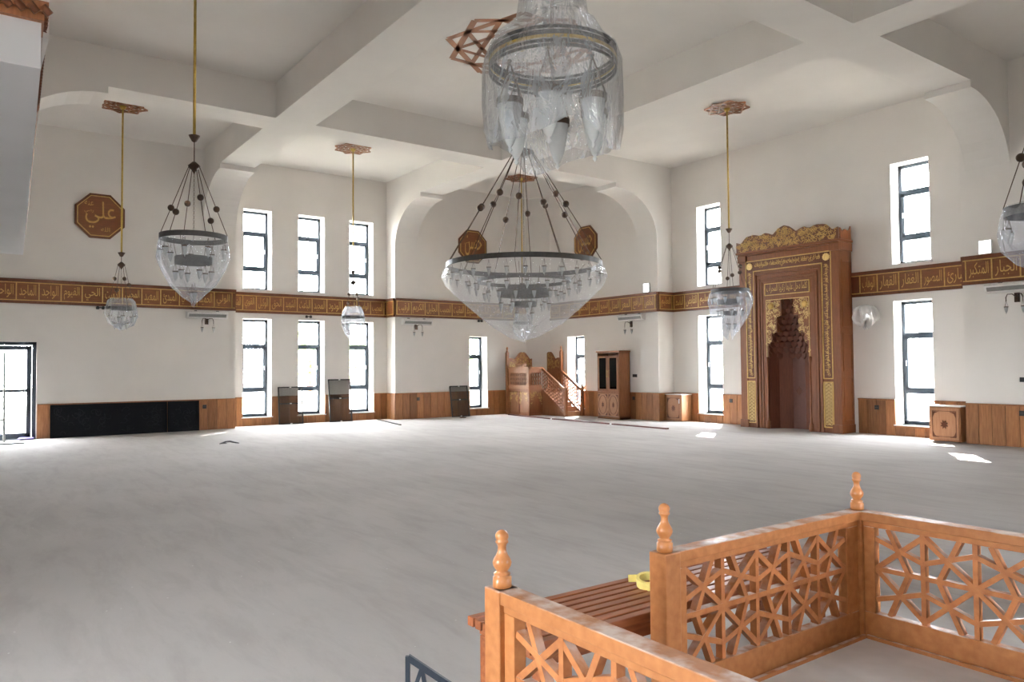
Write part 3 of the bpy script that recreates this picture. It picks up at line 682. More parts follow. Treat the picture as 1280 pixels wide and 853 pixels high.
def chandelier(xy, label, rod_bot, hub, ball, ringz, R, bottom, nr, tiers, s=.085, rod_r=.022, ringh=.07, film_prof=None, fmat=None, famp=.05, folds=9, zceil=ZC, rose=.55, chain=True, seed=1, ring2=(), ballr=.05, sag=.03, nr_rot=.3, band=False):
    e = empty('chandelier', (xy[0], xy[1], 0), label=label, cat='chandelier', group='chandeliers hanging in the hall')
    rosette_mb(rose, zceil-.05, .03, rose*(.065 if rose < .8 else .08), 8 if rose < .8 else 10).build('ceiling_rosette', W_PULP, e)
    MB().lathe([(0, zceil-.03), (.09, zceil-.05), (.05, zceil-.12), (0, zceil-.14)], 12).build('ceiling_cup', BRASS, e, smooth=True)
    if rod_bot: 
        MB().tube([(0, 0, zceil-.03), (0, 0, rod_bot)], rod_r, 10).build('rod', BRASS, e, smooth=True)
        MB().lathe([(0, .02), (.085, .0), (.07, -.03), (.035, -.09), (0, -.11)], 12, (0, 0, rod_bot)).build('rod_cup', BRONZE, e, smooth=True)
    top = rod_bot-.1 if rod_bot else zceil
    m = MB(); n = max(3, int((top-hub)/.05))
    zz = top; m.tube([(0, 0, top), (0, 0, hub+.03)], .008, 5); m.build('hanger', BRONZE, e)
    hs = .09 if R < 1 else .22
    MB().lathe([(0, .07), (.3*hs, .06), (hs, .0), (hs*.9, -.03), (hs*.4, -.07), (0, -.13)], 14, (0, 0, hub)).build('hub', BRONZE, e, smooth=True)
    if chain:
        m = MB(); z = hub-.1; i = 0; cz = ringz-.1 if R < 1 else ringz-.3
        while z > cz:
            dx, dy = ((.009, 0) if i % 2 else (0, .009)); m.tube([(dx, dy, z), (-dx, -dy, z), (-dx, -dy, z-.035), (dx, dy, z-.035)], .003, 3, True); z -= .036; i += 1
        m.build('chain', BRONZE, e)
    for k in range(nr):
        a = 2*PI*k/nr+nr_rot; r0 = hs*.9
        p0 = Vector((r0*math.cos(a), r0*math.sin(a), hub-.02)); p1 = Vector((R*math.cos(a), R*math.sin(a), ringz+ringh/2))
        w_ = MB().tube([p0, p1], .006 if R < 1 else .009, 5).build('suspension_rod', BRONZE, e)
        t = (hub-ball+(.13*(k % 3-1)))/(hub-ringz); q = p0.lerp(p1, t)
        MB().lathe([(ballr*math.sin(PI*i/8)+.0001, ballr*math.cos(PI*i/8)) for i in range(9)], 12, q).build('ball', BRONZE, w_, smooth=True)
    m = MB(); m.lathe([(R-.012, -ringh/2), (R, -ringh/2), (R, ringh/2), (R-.012, ringh/2), (R-.012, -ringh/2)], 48, (0, 0, ringz)); m.build('ring', CHROME if band else STEEL, e)
    for (r2, z2, h2) in ring2:
        m = MB(); m.lathe([(r2-.01, -h2/2), (r2, -h2/2), (r2, h2/2), (r2-.01, h2/2), (r2-.01, -h2/2)], 36, (0, 0, z2)); rg = m.build('inner_ring', STEEL, e)
        mm = MB()
        for k in range(4): a = PI/4+PI/2*k; mm.tube([(r2*math.cos(a), r2*math.sin(a), z2), (min(R, r2*1.3)*math.cos(a), min(R, r2*1.3)*math.sin(a), ringz)], .005, 4)
        mm.build('ring_hanger', BRONZE, rg)
    for (r, z, n_, off) in tiers:
        for k in range(n_):
            a = 2*PI*(k+off)/n_; lamp(e, r*math.cos(a), r*math.sin(a), z, s, s*1.65)
    if film_prof:
        film(film_prof, 96 if R < 1 else 160, folds, famp, seed, z_sag=sag).build('plastic_cover', fmat or PLAS, e, smooth=True)
    return e
def fp(R, rz_, bt, up=.08, k=1.06): return [(R*.93, rz_+up*.9), (R*1.02, rz_+up*.2), (R*k, rz_-.12), (R*k*.98, rz_-(rz_-bt)*.35), (R*.62, rz_-(rz_-bt)*.72), (R*.22, bt+.05), (.02, bt)]
chandelier((2.9, -15.05), 'small plastic-wrapped chandelier hanging before the round calligraphy plaque at left', 4.64, 4.35, 3.86, 3.28, .32, 2.82, 4, [(.30, 3.22, 6, 0), (.15, 3.05, 3, .4)],
    film_prof=[(.24, 3.52), (.30, 3.45), (.34, 3.25), (.36, 3.1), (.28, 2.93), (.12, 2.86), (.02, 2.82)], fmat=PLAS2, famp=.05, seed=4, sag=.06)
chandelier((11.1, -15.3), 'two-tier chandelier with round ring in plastic, hanging at left from a long brass rod', 5.40, 4.93, 4.25, 3.81, .49, 2.79, 6, [(.47, 3.75, 9, .3), (.26, 3.42, 6, .1), (.08, 3.1, 2, 0)],
    ring2=((.27, 3.46, .11),), film_prof=[(.488, 3.765), (.50, 3.70), (.52, 3.5), (.46, 3.33), (.33, 3.08), (.15, 2.9), (.035, 2.83), (.02, 2.77)], fmat=PLAS, famp=.03, seed=5, ringh=.08, s=.082, nr_rot=.1)
chandelier((2.7, -8.9), 'small plastic-wrapped chandelier hanging before the tall windows of the left wall', 4.63, 4.3, 3.81, 3.27, .31, 2.74, 4, [(.29, 3.2, 6, 0), (.14, 3.02, 3, .4)],
    film_prof=[(.22, 3.58), (.29, 3.42), (.32, 3.25), (.33, 3.08), (.26, 2.9), (.12, 2.78), (.02, 2.73)], fmat=PLAS2, famp=.07, seed=6, sag=.10)
chandelier((11.15, -8.98), 'very large round chandelier with many lamps under a plastic sheet, in mid hall', 0, 6.17, 5.05, 3.83, 1.58, 2.40, 12,
    [(1.55, 3.76, 28, .2), (1.12, 3.55, 18, .3), (.80, 3.40, 14, .1), (.50, 3.2, 9, .4), (.22, 3.0, 4, .1)], s=.085, ring2=((.95, 3.52, .07), (.55, 3.28, .14), (.25, 3.05, .10)), zceil=8.36, rose=1.55,
    film_prof=[(1.585, 3.77), (1.62, 3.72), (1.66, 3.58), (1.56, 3.38), (1.15, 3.0), (.75, 2.66), (.42, 2.5), (.15, 2.44), (.02, 2.4)], fmat=plastic('clear_plastic_film', .79, (.88, .88, .88), 4, .12, .35), famp=.018, folds=7, ringh=.10, ballr=.068, seed=8, sag=.10)
chandelier((2.7, -2.7), 'small chandelier in the far corner, seen through the large middle chandelier', 4.63, 4.3, 3.81, 3.27, .31, 2.74, 4, [(.29, 3.2, 6, 0)],
    film_prof=[(.22, 3.58), (.29, 3.42), (.32, 3.25), (.33, 3.08), (.26, 2.9), (.12, 2.78), (.02, 2.73)], fmat=PLAS2, famp=.06, seed=12)
chandelier((11.3, -2.65), 'three-tier chandelier with a torn plastic sheet hanging beside the prayer niche', 5.20, 4.77, 4.1, 3.64, .47, 2.62, 6, [(.44, 3.6, 9, .3), (.30, 3.28, 7, .1), (.10, 2.95, 3, .2)],
    ring2=((.3, 3.36, .12), (.16, 3.08, .10)), film_prof=[(.47, 3.605), (.49, 3.56), (.53, 3.35), (.47, 3.1), (.34, 2.92), (.2, 2.7), (.06, 2.55)], fmat=plastic('torn_plastic_sheet', .80, (.86, .9, 1), 7, .12, .4), famp=.13, folds=5, seed=15, ringh=.08, sag=.10)
cn = chandelier((19.6, -15.1), 'large nearby chandelier wrapped in crinkled plastic at the top of the picture', 5.3, 4.9, 4.6, 3.77, .41, 3.0, 0, [(.30, 3.73, 6, .26)],
    film_prof=[(.20, 4.62), (.20, 4.25), (.235, 4.02), (.40, 3.88), (.445, 3.76), (.45, 3.5), (.44, 3.32), (.41, 3.2)], fmat=plastic('near_plastic_bag', .73, (.90, .95, 1), 7, .08, 1.2, .08), famp=.035, folds=8, seed=18, ringh=.03, s=.165, sag=.05, nr_rot=.2)
for i in range(5):
    MB().lathe([(.405, -.009), (.413, -.009), (.413, .009), (.405, .009), (.405, -.009)], 40, (0, 0, 3.70+i*.028)).build('ring_band', BRASS if i == 2 else STEEL, cn)
chandelier((20.15, -8.8), 'plastic-wrapped chandelier cut off by the right edge of the picture', 4.6, 4.3, 3.9, 3.43, .34, 2.85, 6, [(.33, 3.38, 7, .3), (.16, 3.12, 3, 0)],
    film_prof=[(.32, 3.50), (.36, 3.42), (.39, 3.2), (.36, 3.02), (.24, 2.90), (.1, 2.84)], fmat=PLASN, famp=.06, folds=7, seed=22, ringh=.10)

# ------------------------------------------------------------------ calligraphy plaques
def plaque(org, rz, label, words, small):
    e = empty('calligraphy_plaque', org, rz, label=label, cat='plaque', group='octagonal wooden calligraphy plaques')
    R0 = .66; o8 = lambda r: [(r*math.cos(PI/8+PI/4*k), r*math.sin(PI/8+PI/4*k)) for k in range(8)]
    MB().xz(o8(R0), -.05, 0).build('backboard', W_DARK, e)
    MB().xz(o8(R0*.86), -.06, -.049).build('face', W_BAND, e)
    m = MB(); P = o8(R0*.89)
    for k in range(8): a, b = P[k], P[(k+1) % 8]; m.bar((a[0], -.062, a[1]), (b[0], -.062, b[1]), .022, .02)
    m.build('gold_border', GOLD, e)
    m = MB(); lettering(m, words, -.36, -.34, .74, .74, -.068, False); 
    m.build('lettering', GOLD, e)
    m = MB()
    for i, s_ in enumerate(small.split()): lettering(m, s_, (-.38, .02, -.38, .05)[i % 4], (.05, -.42, .27, .28)[i % 4], .22, .12, -.066)
    m.build('small_lettering', GOLD, e)
plaque((0, -15.15, 6.0), LEFT, 'octagonal wooden plaque with gold calligraphy, alone on the left wall above the band', 'علي', 'رضي الله عنه')
plaque((0, -2.97, 6.22), LEFT, 'octagonal wooden plaque left of the large chandelier, half hidden by its ring', 'حسن', 'رضي الله')
plaque((2.97, 0, 6.22), 0, 'octagonal wooden plaque right of the large chandelier, half hidden by its ring', 'حسين', 'رضي الله')

# ------------------------------------------------------------------ wall heaters, sconces, small fittings
def heater(org, rz, label, L=1.15):
    e = empty('wall_heater', org, rz, label=label, cat='heater', group='long white wall heaters under the band')
    m = MB().prism([(0, .10), (-.16, .10), (-.20, .05), (-.14, -.085), (0, -.10)], lambda p, k: ((-L/2 if not k else L/2), p[0], p[1])); m.build('casing', HEAT, e)
    m = MB().prism([(-.196, .022), (-.186, .028), (-.149, -.062), (-.162, -.062)], lambda p, k: ((-L/2+.05 if not k else L/2-.05), p[0], p[1])); m.build('grille', HGREY, e)
    m = MB(); m.box((-L*.3, -.05, .1), (-L*.24, 0, .14)); m.box((L*.24, -.05, .1), (L*.3, 0, .14)); m.build('bracket', HGREY, e)
heater((0, -12.34, 3.37), LEFT, 'long white wall heater at the left, right of the black panels')
heater((0, -5.33, 3.36), LEFT, 'long white wall heater between the tall windows and the far corner')
heater((5.27, 0, 3.39), 0, 'long white wall heater above the bookcase in the far corner')
heater((16.68, 0, 3.40), 0, 'long white wall heater cut by the right edge of the picture')
def sconce(org, rz, label, wrap, seed):
    e = empty('wall_sconce', org, rz, label=label, cat='wall lamp', group='wall sconces with hanging glass cups')
    MB().box((-.05, -.03, .1), (.05, 0, .3)).build('backplate', BRONZE, e)
    for sx in (-1, 1):
        a = MB().tube([(sx*.03, -.03, .22), (sx*.05, -.12, .27), (sx*.13, -.16, .27), (sx*.16, -.16, .2), (sx*.16, -.16, .12)], .010, 6).build('arm', BRONZE, e, smooth=True)
        h = lamp(e, sx*.16, -.16, .13, .078, .13)
    if wrap: film([(.05, .32), (.20, .25), (.27, .02), (.24, -.12), (.12, -.2)], 48, 4, .26, seed, z_sag=.08).build('plastic_cover', wrap, e, smooth=True).location = (0, -.16 if False else -.28, 0)
PT = None
sconce((0, -12.34, 3.0), LEFT, 'two-cup wall lamp under the left heater', PT, 1)
sconce((0, -5.33, 3.0), LEFT, 'two-cup wall lamp under the heater left of the far corner', PT, 2)
sconce((5.2, 0, 2.98), 0, 'two-cup wall lamp above the bookcase', PT, 3)
sconce((16.68, 0, 2.98), 0, 'two-cup wall lamp at the right edge of the picture', PT, 4)
sconce((13.08, .71, 2.98), 0, 'wall lamp in white plastic right of the prayer niche', plastic('white_plastic_wrap', .45, (.9, .88, .86), 14, .15, .4), 5)
def twinspot(org, rz, label):
    e = empty('twin_spotlight', org, rz, label=label, cat='spotlight', group='tiny black twin spotlights under the band')
    for sx in (-1, 1): MB().lathe([(0, -.045), (.04, -.04), (.045, .0), (.03, .04), (0, .045)], 10, (sx*.07, -.06, 0)).build('spot_head', BLACK, e, smooth=True)
    MB().box((-.09, -.03, -.01), (.09, 0, .02)).build('mount', BLACK, e)
twinspot((0, -15.12, 3.48), LEFT, 'tiny black twin spotlight behind the small left chandelier')
twinspot((-.62, -9.0, 3.47), LEFT, 'tiny black twin spotlight above the middle tall window')
twinspot((0, -2.67, 3.48), LEFT, 'tiny black twin spotlight beyond the leaded window')
def plate(org, rz, name, label, cat, wd, ht, mat, grp=None, d=.015, knob=True):
    e = empty(name, org, rz, label=label, cat=cat, group=grp)
    MB().box((-wd/2, -d, -ht/2), (wd/2, 0, ht/2)).build('cover_plate', mat, e, bevel=.003)
    if knob: MB().lathe([(0, 0), (.03, 0), (.035, .004), (0, .004)], 10).build('socket_face', BLACK, e).location = (0, -d-.003, 0)
sg = 'black wall sockets in the wooden panelling'
for (x, y, z, rz, lb) in ((.04, -12.39, .68, LEFT, 'black socket in the planks right of the black panels'), (.04, -5.28, .68, LEFT, 'black socket in the planks left of the far leaning screen'),
                      (8.69, .67, .70, 0, 'black socket in the planks left of the prayer niche'), (13.2, .67, .68, 0, 'black socket in the planks right of the prayer niche'), (16.72, -.04, .72, 0, 'black socket in the planks at the right edge'), (5.3, -.04, .70, 0, 'black socket in the planks right of the bookcase')):
    plate((x, y, z), rz, 'wall_socket', lb, 'socket', .11, .11, BLACK, sg)
plate((5.33, 0, 1.45), 0, 'wall_switch', 'black double switch plate on the white wall right of the bookcase', 'switch', .20, .10, BLACK, knob=False)
plate((16.76, 0, 1.43), 0, 'wall_switch', 'black switch plate on the white wall at the right edge', 'switch', .16, .10, BLACK, knob=False)
def litbox(org, rz, label):
    e = empty('emergency_light', org, rz, label=label, cat='wall lamp', group='small lit white boxes standing on the band')
    MB().box((-.13, -.06, -.15), (.13, 0, .15)).build('housing', WHITEP, e, bevel=.01)
    MB().box((-.12, -.065, -.14), (.12, -.061, .14)).build('diffuser', LIT, e)
litbox((5.95, 0, 4.33), 0, 'small lit white box above the band, left of the far pier'); litbox((16.1, 0, 4.33), 0, 'small lit white box above the band near the right edge')

# ------------------------------------------------------------------ leaning insect screens, black panels
def screen(loc, h, tilt, label, wdt=.80, bar=.45):
    e = empty('insect_screen', loc, LEFT, label=label, cat='screen', group='dark framed insect screens leaning on the left walls')
    e.rotation_euler = (-tilt, 0, LEFT)
    e.rotation_mode = 'XYZ'
    m = MB(); f = .035
    m.box((0, 0, 0), (f, .03, h)); m.box((wdt-f, 0, 0), (wdt, .03, h)); m.box((0, 0, 0), (wdt, .03, f)); m.box((0, 0, h-f), (wdt, .03, h)); m.box((f, 0, h*(1-bar)-f/2), (wdt-f, .03, h*(1-bar)+f/2))
    m.build('screen_frame', BLACK, e); MB().box((f, .012, f), (wdt-f, .016, h-f)).build('mesh', SCREEN, e)
    for z in (0.02, h*(1-bar), h-.02): MB().box((wdt*.5-.03, -.012, z-.015), (wdt*.5+.03, 0, z+.015)).build('clip', WHITEP, e)
screen((-.42, -10.02, .0), 1.2, .10, 'dark framed insect screen leaning between first and second tall windows')
screen((-.36, -8.35, .0), 1.42, .12, 'taller dark framed insect screen leaning between second and third tall windows')
screen((.22, -4.0, .0), 1.12, .16, 'dark framed insect screen leaning beside the leaded window', .76)
def bpanel(y0, y1, label, seed):
    e = empty('black_panel', (.14, y0, 0), LEFT, label=label, cat='panel', group='black carved panels leaning on the left wall'); e.rotation_euler = (-.06, 0, LEFT)
    L = y1-y0; m = MB().box((0, 0, 0), (L, .03, .87)); m.build('board', BLKPANEL, e)
    m = MB(); rect(m, .03, L-.03, .03, .84, -.015, .05, .016); m.build('border', BLKPANEL, e)
    m = MB(); curls(m, .1, .1, L-.2, .65, -.006, int(L*16), .09, None, .02, seed); m.build('carving', plain('black_carving', (.012, .013, .016), .6, spec=.2), e, kind='stuff')
bpanel(-16.27, -13.42, 'long black carved panel leaning on the wall beside the glass door', 3)
bpanel(-13.4, -12.55, 'short black carved panel leaning right of the long black one', 4)
st = empty('step_ladder', (.62, -17.52, 0), LEFT, label='aluminium step ladder standing before the glass door at left edge', cat='ladder')
for yo, tp in ((-.32, 1), (.32, -1)):
    for sx, dx in ((-.23, .06), (.23, -.02)):
        MB().tube([(sx, yo, 0), (sx+dx, 0, 2.25)], .022, 6).build('rail', ALU, st)
    for k in range(1, 8):
        t = k/8; MB().tube([(-.22+.05*t, yo*(1-t), 2.25*t), (.22-.02*t, yo*(1-t), 2.25*t)], .014, 5).build('rung', ALU, st)

# ------------------------------------------------------------------ preacher's pulpit in the far corner
pu = empty('pulpit', (0, 0, 0), label='carved wooden corner pulpit with stairs between the two small windows', cat='pulpit')
PM, PL = W_PULP, W_PULPL
def P(mb, name, mat=None, **k): return mb.build(name, mat or PM, pu, **k)
X0, X1, Y0, Y1 = .22, 1.48, -1.52, -.92
P(MB().box((X0, Y0, 0), (X1, -.1, .06)), 'plinth'); P(MB().box((X0, Y0, .86), (X1, -.1, .96)), 'deck')
m = MB(); m.box((X0+.03, Y0+.03, .06), (X1-.03, -.1, .86)); P(m, 'lower_case')
for x in (X0, X0+.61, X1-.07): P(MB().box((x, Y0-.01, .04), (x+.07, Y0+.04, .88)), 'stile', PM)
for a in (X0+.09, X0+.70):
    d = MB().box((a, Y0+.005, .1), (a+.48, Y0+.03, .84)); dd = P(d, 'door', PL)
    m = MB()
    def arch_in(x, z, a=a): 
        q = abs(x-(a+.24))/.24; return z > .80-.45*q**1.2 and z < .84
    curls(m, a, .35, .48, .48, Y0-.002, 60, .035, arch_in, .016, int(a*10)); m.build('gilt_arch', GOLDL, dd)
P(MB().box((X1-.03, Y0+.07, .1), (X1+.002, Y1+.05, .84)), 'side_panel', PM)
m = MB(); 
tmp = MB(); curls(tmp, 0, .35, .5, .48, 0, 40, .035, lambda x, z: z > .80-.45*(abs(x-.25)/.25)**1.2, .016, 5)
m.add([(X1+.006, Y0+.08+x, z) for x, y, z in tmp.v], tmp.f); P(m, 'gilt_arch', GOLDL)
# parapet: rails with pierced hexagon band
def pierced(x0, x1, z0, z1, f):
    n = max(2, round((x1-x0)/.115)); st_ = (x1-x0)/n; mb = MB(); nz = 3; sz = (z1-z0)/nz
    for i in range(n):
        for k in range(nz):
            cx = x0+(i+.5)*st_; cz = z0+(k+.5)*sz; hx, hz = st_*.5, sz*.5
            pp = [(cx-hx, cz), (cx-hx*.4, cz+hz), (cx+hx*.4, cz+hz), (cx+hx, cz), (cx+hx*.4, cz-hz), (cx-hx*.4, cz-hz)]
            for j in range(6): a, b = pp[j], pp[(j+1) % 6]; mb.bar((a[0], 0, a[1]), (b[0], 0, b[1]), .022, .03)
    mb.v = [f(v) for v in mb.v]; return mb
fr = MB(); fr.box((X0, Y0-.02, .96), (X1, Y0+.04, 1.10)); fr.box((X0, Y0-.02, 1.55), (X1, Y0+.04, 1.72)); fr.box((X0-.02, Y0-.05, 1.70), (X1+.03, Y0+.06, 1.76)); fr.box((X0, Y0-.01, 1.1), (X0+.13, Y0+.04, 1.55)); fr.box((X1-.13, Y0-.01, 1.1), (X1, Y0+.04, 1.55)); P(fr, 'front_parapet', PL); P(MB().box((X0+.1, Y0+.05, 1.05), (X1-.1, Y0+.06, 1.6)), 'shade_backing', W_DARK)  # backing: dark sheet added to put shade into the pierced openings
P(pierced(X0+.12, X1-.12, 1.1, 1.55, lambda v: (v[0], v[1]+Y0+.01, v[2])), 'pierced_panel', PL)
fr = MB(); fr.box((X1-.06, Y0, .96), (X1, Y1, 1.10)); fr.box((X1-.06, Y0, 1.55), (X1, Y1, 1.72)); fr.box((X1-.07, Y0, 1.70), (X1+.03, Y1, 1.76)); P(fr, 'side_parapet')
P(pierced(0, .58, 1.1, 1.55, lambda v: (X1-.03-v[1], Y0+v[0], v[2])), 'pierced_panel')
P(MB().box((X1-.04, Y0-.02, .0), (X1+.03, Y0+.05, 1.76)), 'corner_post')
# stairs towards +x between two raking balustrades
SX1 = 2.78
for k in range(5):
    P(MB().box((X1+k*.25, -.86, 0), (X1+(k+1)*.25, -.14, .96-(k+1)*.16)), 'step', PL)
P(MB().xz([(X1, 0), (X1+1.2, 0), (X1+1.2, .08), (X1, .92)], -.90, -.88), 'stringer_panel')
def rake(yc, name):
    m = MB(); zt0, zt1 = 1.76, .92; 
    m.bar((X1-.05, yc, zt0-.04), (SX1, yc, zt1), .09, .07); m.bar((X1, yc, .92), (SX1-.05, yc, .12), .07, .05)
    P(m, name)
    m = MB()
    for i in range(11):
        for k in range(6):
            u = (i+.5)/11; x = X1+u*(SX1-X1-.08); zb = .95-.82*u; cz = zb+(k+.5)*.125; r_ = .062
            pp = [(x+r_*math.cos(PI/3*j+PI/6), yc, cz+r_*math.sin(PI/3*j+PI/6)) for j in range(6)]
            for j in range(6): m.bar(pp[j], pp[(j+1) % 6], .016, .022)
    P(m, 'stair_lattice', kind='stuff')
    P(MB().box((SX1-.04, yc-.05, 0), (SX1+.06, yc+.05, 1.02)).lathe([(.04, 0), (.025, .05), (.04, .1), (.02, .17), (0, .2)], 8, (SX1+.01, yc, 1.02)), 'newel_post')
rake(-.89, 'near_handrail'); rake(-.11, 'far_handrail')
# back boards with wavy gilded crests and posts
def crest_panel(L, f, seed, name):
    prof = [(0, 1.95)]
    for i in range(25):
        t = i/24; prof.append((L*t, 2.02+.30*math.exp(-((t-.5)/.18)**2)+.06*abs(math.sin(t*PI*4))+.05*(1-min(t, 1-t)*4 if min(t, 1-t) < .25 else 0)))
    prof.append((L, .96)); prof[0] = (0, .96)
    m = MB().xz(prof[::-1], 0, .03); m.v = [f(v) for v in m.v]; pnl = P(m, name)
    c = MB(); curls(c, 0, 1.72, L, .6, -.006, int(110*L), .035, lambda x, z: z < 2.0+.30*math.exp(-((x/L-.5)/.18)**2), .014, seed); c.v = [f(v) for v in c.v]; c.build('carved_relief', GOLD, pnl)
crest_panel(1.45, lambda v: (.20-v[1], -1.56+v[0], v[2]), 4, 'left_back_board')
crest_panel(1.35, lambda v: (.22+v[0], -.08+v[1], v[2]), 5, 'right_back_board')
for x, y, h in ((.20, -1.56, 2.32), (.24, -.12, 2.18), (1.62, -.10, 2.34)):
    P(MB().box((x-.05, y-.05, 0), (x+.05, y+.05, h)).lathe([(.045, 0), (.05, .04), (.025, .09), (.04, .14), (.03, .18), (0, .22)], 8, (x, y, h)), 'back_post')
P(MB().box((.5, -1.4, 1.76), (.95, -1.2, 1.88)), 'book_rest', PL)

# ------------------------------------------------------------------ bookcase
bk = empty('bookcase', (4.1, -.06, 0), label='tall wooden bookcase with two dark glass doors and carved lower doors', cat='bookcase')
def B(mb, n, mat=W_PULP, par=None, **k): return mb.build(n, mat, par or bk, **k)
W2, D2, H2 = 1.06, -.50, 2.24
m = MB(); m.box((0, 0, 0), (.03, D2, H2)); m.box((W2-.03, 0, 0), (W2, D2, H2)); m.box((0, -.02, 0), (W2, 0, H2)); m.box((0, 0, H2-.03), (W2, D2, H2)); m.box((0, 0, .03), (W2, D2, .08)); B(m, 'carcass')
B(MB().box((-.03, 0, H2), (W2+.03, D2-.04, H2+.05)), 'cornice'); B(MB().box((0, 0, 0), (W2, D2+.02, .08)), 'plinth')
B(MB().box((.02, D2, .86), (W2-.02, D2-.012, .93)), 'mid_rail')
for z in (1.3, 1.7): B(MB().box((.03, -.03, z), (W2-.03, D2+.08, z+.02)), 'shelf')
for i, a in enumerate((.03, .535)):
    b = a+.495; m = MB(); z0_, z1_ = .94, 2.12
    m.box((a, D2, z0_), (a+.08, D2-.022, z1_)); m.box((b-.08, D2, z0_), (b, D2-.022, z1_)); m.box((a, D2, z0_), (b, D2-.022, z0_+.07)); m.box((a, D2, z1_-.07), (b, D2-.022, z1_)); dr_ = B(m, 'glass_door')
    B(MB().box((a+.08, D2-.008, z0_+.07), (b-.08, D2-.012, z1_-.07)), 'glass', DARKGLASS, dr_)
    hx = b-.03 if i == 0 else a+.03; B(MB().tube([(hx, D2-.02, 1.4), (hx, D2-.05, 1.43), (hx, D2-.05, 1.6), (hx, D2-.02, 1.63)], .008), 'handle', BRASS, dr_)
    m = MB().box((a, D2, .1), (b, D2-.022, .85)); ld = B(m, 'lower_door', PL)
    m = MB(); cx = (a+b)/2; cz = .475
    pp = [(cx+.19*math.cos(PI*k/10), D2-.026, cz+.31*math.sin(PI*k/10)) for k in range(20)]
    for k in range(20): m.bar(pp[k], pp[(k+1) % 20], .014, .008)
    m.xz([(cx+.055*(1 if k % 2 else .6)*math.cos(PI*k/6), cz+.10*(1 if k % 2 else .6)*math.sin(PI*k/6)) for k in range(12)], D2-.03, D2-.02)
    for sx in (-1, 1):
        for sz in (-1, 1): m.xz([(cx+sx*.22, cz+sz*.35), (cx+sx*.11, cz+sz*.35), (cx+sx*.19, cz+sz*.28), (cx+sx*.22, cz+sz*.2)], D2-.028, D2-.02)
    B(m, 'inlay', W_DARK, ld)
def small_cab(loc, wd, dp, h, label, handle=True):
    c = empty('small_cabinet', loc, label=label, cat='cabinet')
    MB().box((0, 0, .02), (wd, -dp, h)).build('carcass', W_PANEL, c, bevel=.004)
    MB().box((-.015, .0, h), (wd+.015, -dp-.015, h+.025)).build('top', BOARD, c)
    d = MB().box((.03, -dp, .06), (wd-.03, -dp-.02, h-.03)).build('door', PL, c)
    m = MB(); y = -dp-.024; cx = wd/2; cz = h/2
    rect(m, .08, wd-.08, .12, h-.09, y-.004, .012, .006)
    m.xz([(cx+.09*(1 if k % 2 else .55)*math.cos(PI*k/8), cz+.11*(1 if k % 2 else .55)*math.sin(PI*k/8)) for k in range(16)], y-.003, y+.004)
    for sx in (-1, 1):
        for sz in (-1, 1):
            q = (wd/2-.09, h/2-.11); m.xz([(cx+sx*q[0], cz+sz*q[1]), (cx+sx*(q[0]-.14), cz+sz*q[1]), (cx+sx*(q[0]-.04), cz+sz*(q[1]-.04)), (cx+sx*q[0], cz+sz*(q[1]-.14))], y-.003, y+.004)
    m.build('inlay', W_DARK, d)
    if handle: MB().box((wd-.09, -dp-.045, h-.26), (wd-.07, -dp-.02, h-.12)).build('handle', CHROME, d)
    return c
small_cab((6.50, .66, 0), .66, .46, .84, 'small wooden cabinet with inlaid door in the corner left of the prayer niche')
small_cab((14.84, .35, 0), .68, .45, .80, 'small wooden cabinet with dusty top below the right tall window', False)

# ------------------------------------------------------------------ things lying on the floor
fs_ = empty('floor_strip', (0, 0, 0), label='long dark red wooden strip lying on the floor before the pulpit', cat='strip')
for a, b in (((.66, -1.82), (3.48, -2.07)), ((3.52, -2.07), (6.44, -2.15)), ((6.48, -2.15), (8.75, -2.2))):
    MB().bar((a[0], a[1], .02), (b[0], b[1], .02), .10, .04, (0, 0, 1)).build('strip_piece', REDW, fs_)
for x, y in ((3.5, -2.07), (6.46, -2.15)): MB().box((x-.03, y-.07, .0), (x+.03, y+.07, .045)).build('joint_tape', WHITEP, fs_)
tag(MB().bar((-.3, -6.66, .015), (2.35, -7.18, .015), .06, .03, (0, 0, 1)).build('metal_profile', BLACK), 'thin black metal profile lying on the floor by the wall pier', 'profile')
d1 = empty('rag', (4.7, -13.0, 0), label='small dark crumpled rag on the floor left of the hall middle', cat='rag')
MB().tube([(-.12, -.14, .012), (-.03, -.05, .05), (.05, .03, .06), (.12, .14, .03), (.13, .22, .012)], [.012, .02, .022, .02, .01], 6).build('fold', BLACK, d1, smooth=True)
MB().tube([(.0, -.2, .012), (.02, -.12, .03), (-.02, -.03, .014)], [.01, .018, .01], 6).build('end', BLACK, d1, smooth=True)
tag(MB().tube([(.9, -4.12, .012), (.95, -4.03, .03), (.98, -3.9, .012)], [.01, .02, .01], 6).build('wood_chip', W_DARK, smooth=True), 'small dark chip on the floor before the far leaning screen', 'debris')
mt = MB(); mt.xy([(1.05, -17.9), (1.15, -16.9), (1.3, -16.9), (1.25, -17.9)], .0, .03); tag(mt.build('dark_strip', BLACK), 'black rubber strip on the floor at the left edge by the door', 'strip')
tag(MB().xy([(-.1, -16.9), (.3, -17.0), (.35, -16.66), (0, -16.62)], .02, .05).build('folded_cloth', plain('purple_cloth', (.12, .08, .3), .8)), 'folded purple cloth on the floor at the glass door', 'cloth')

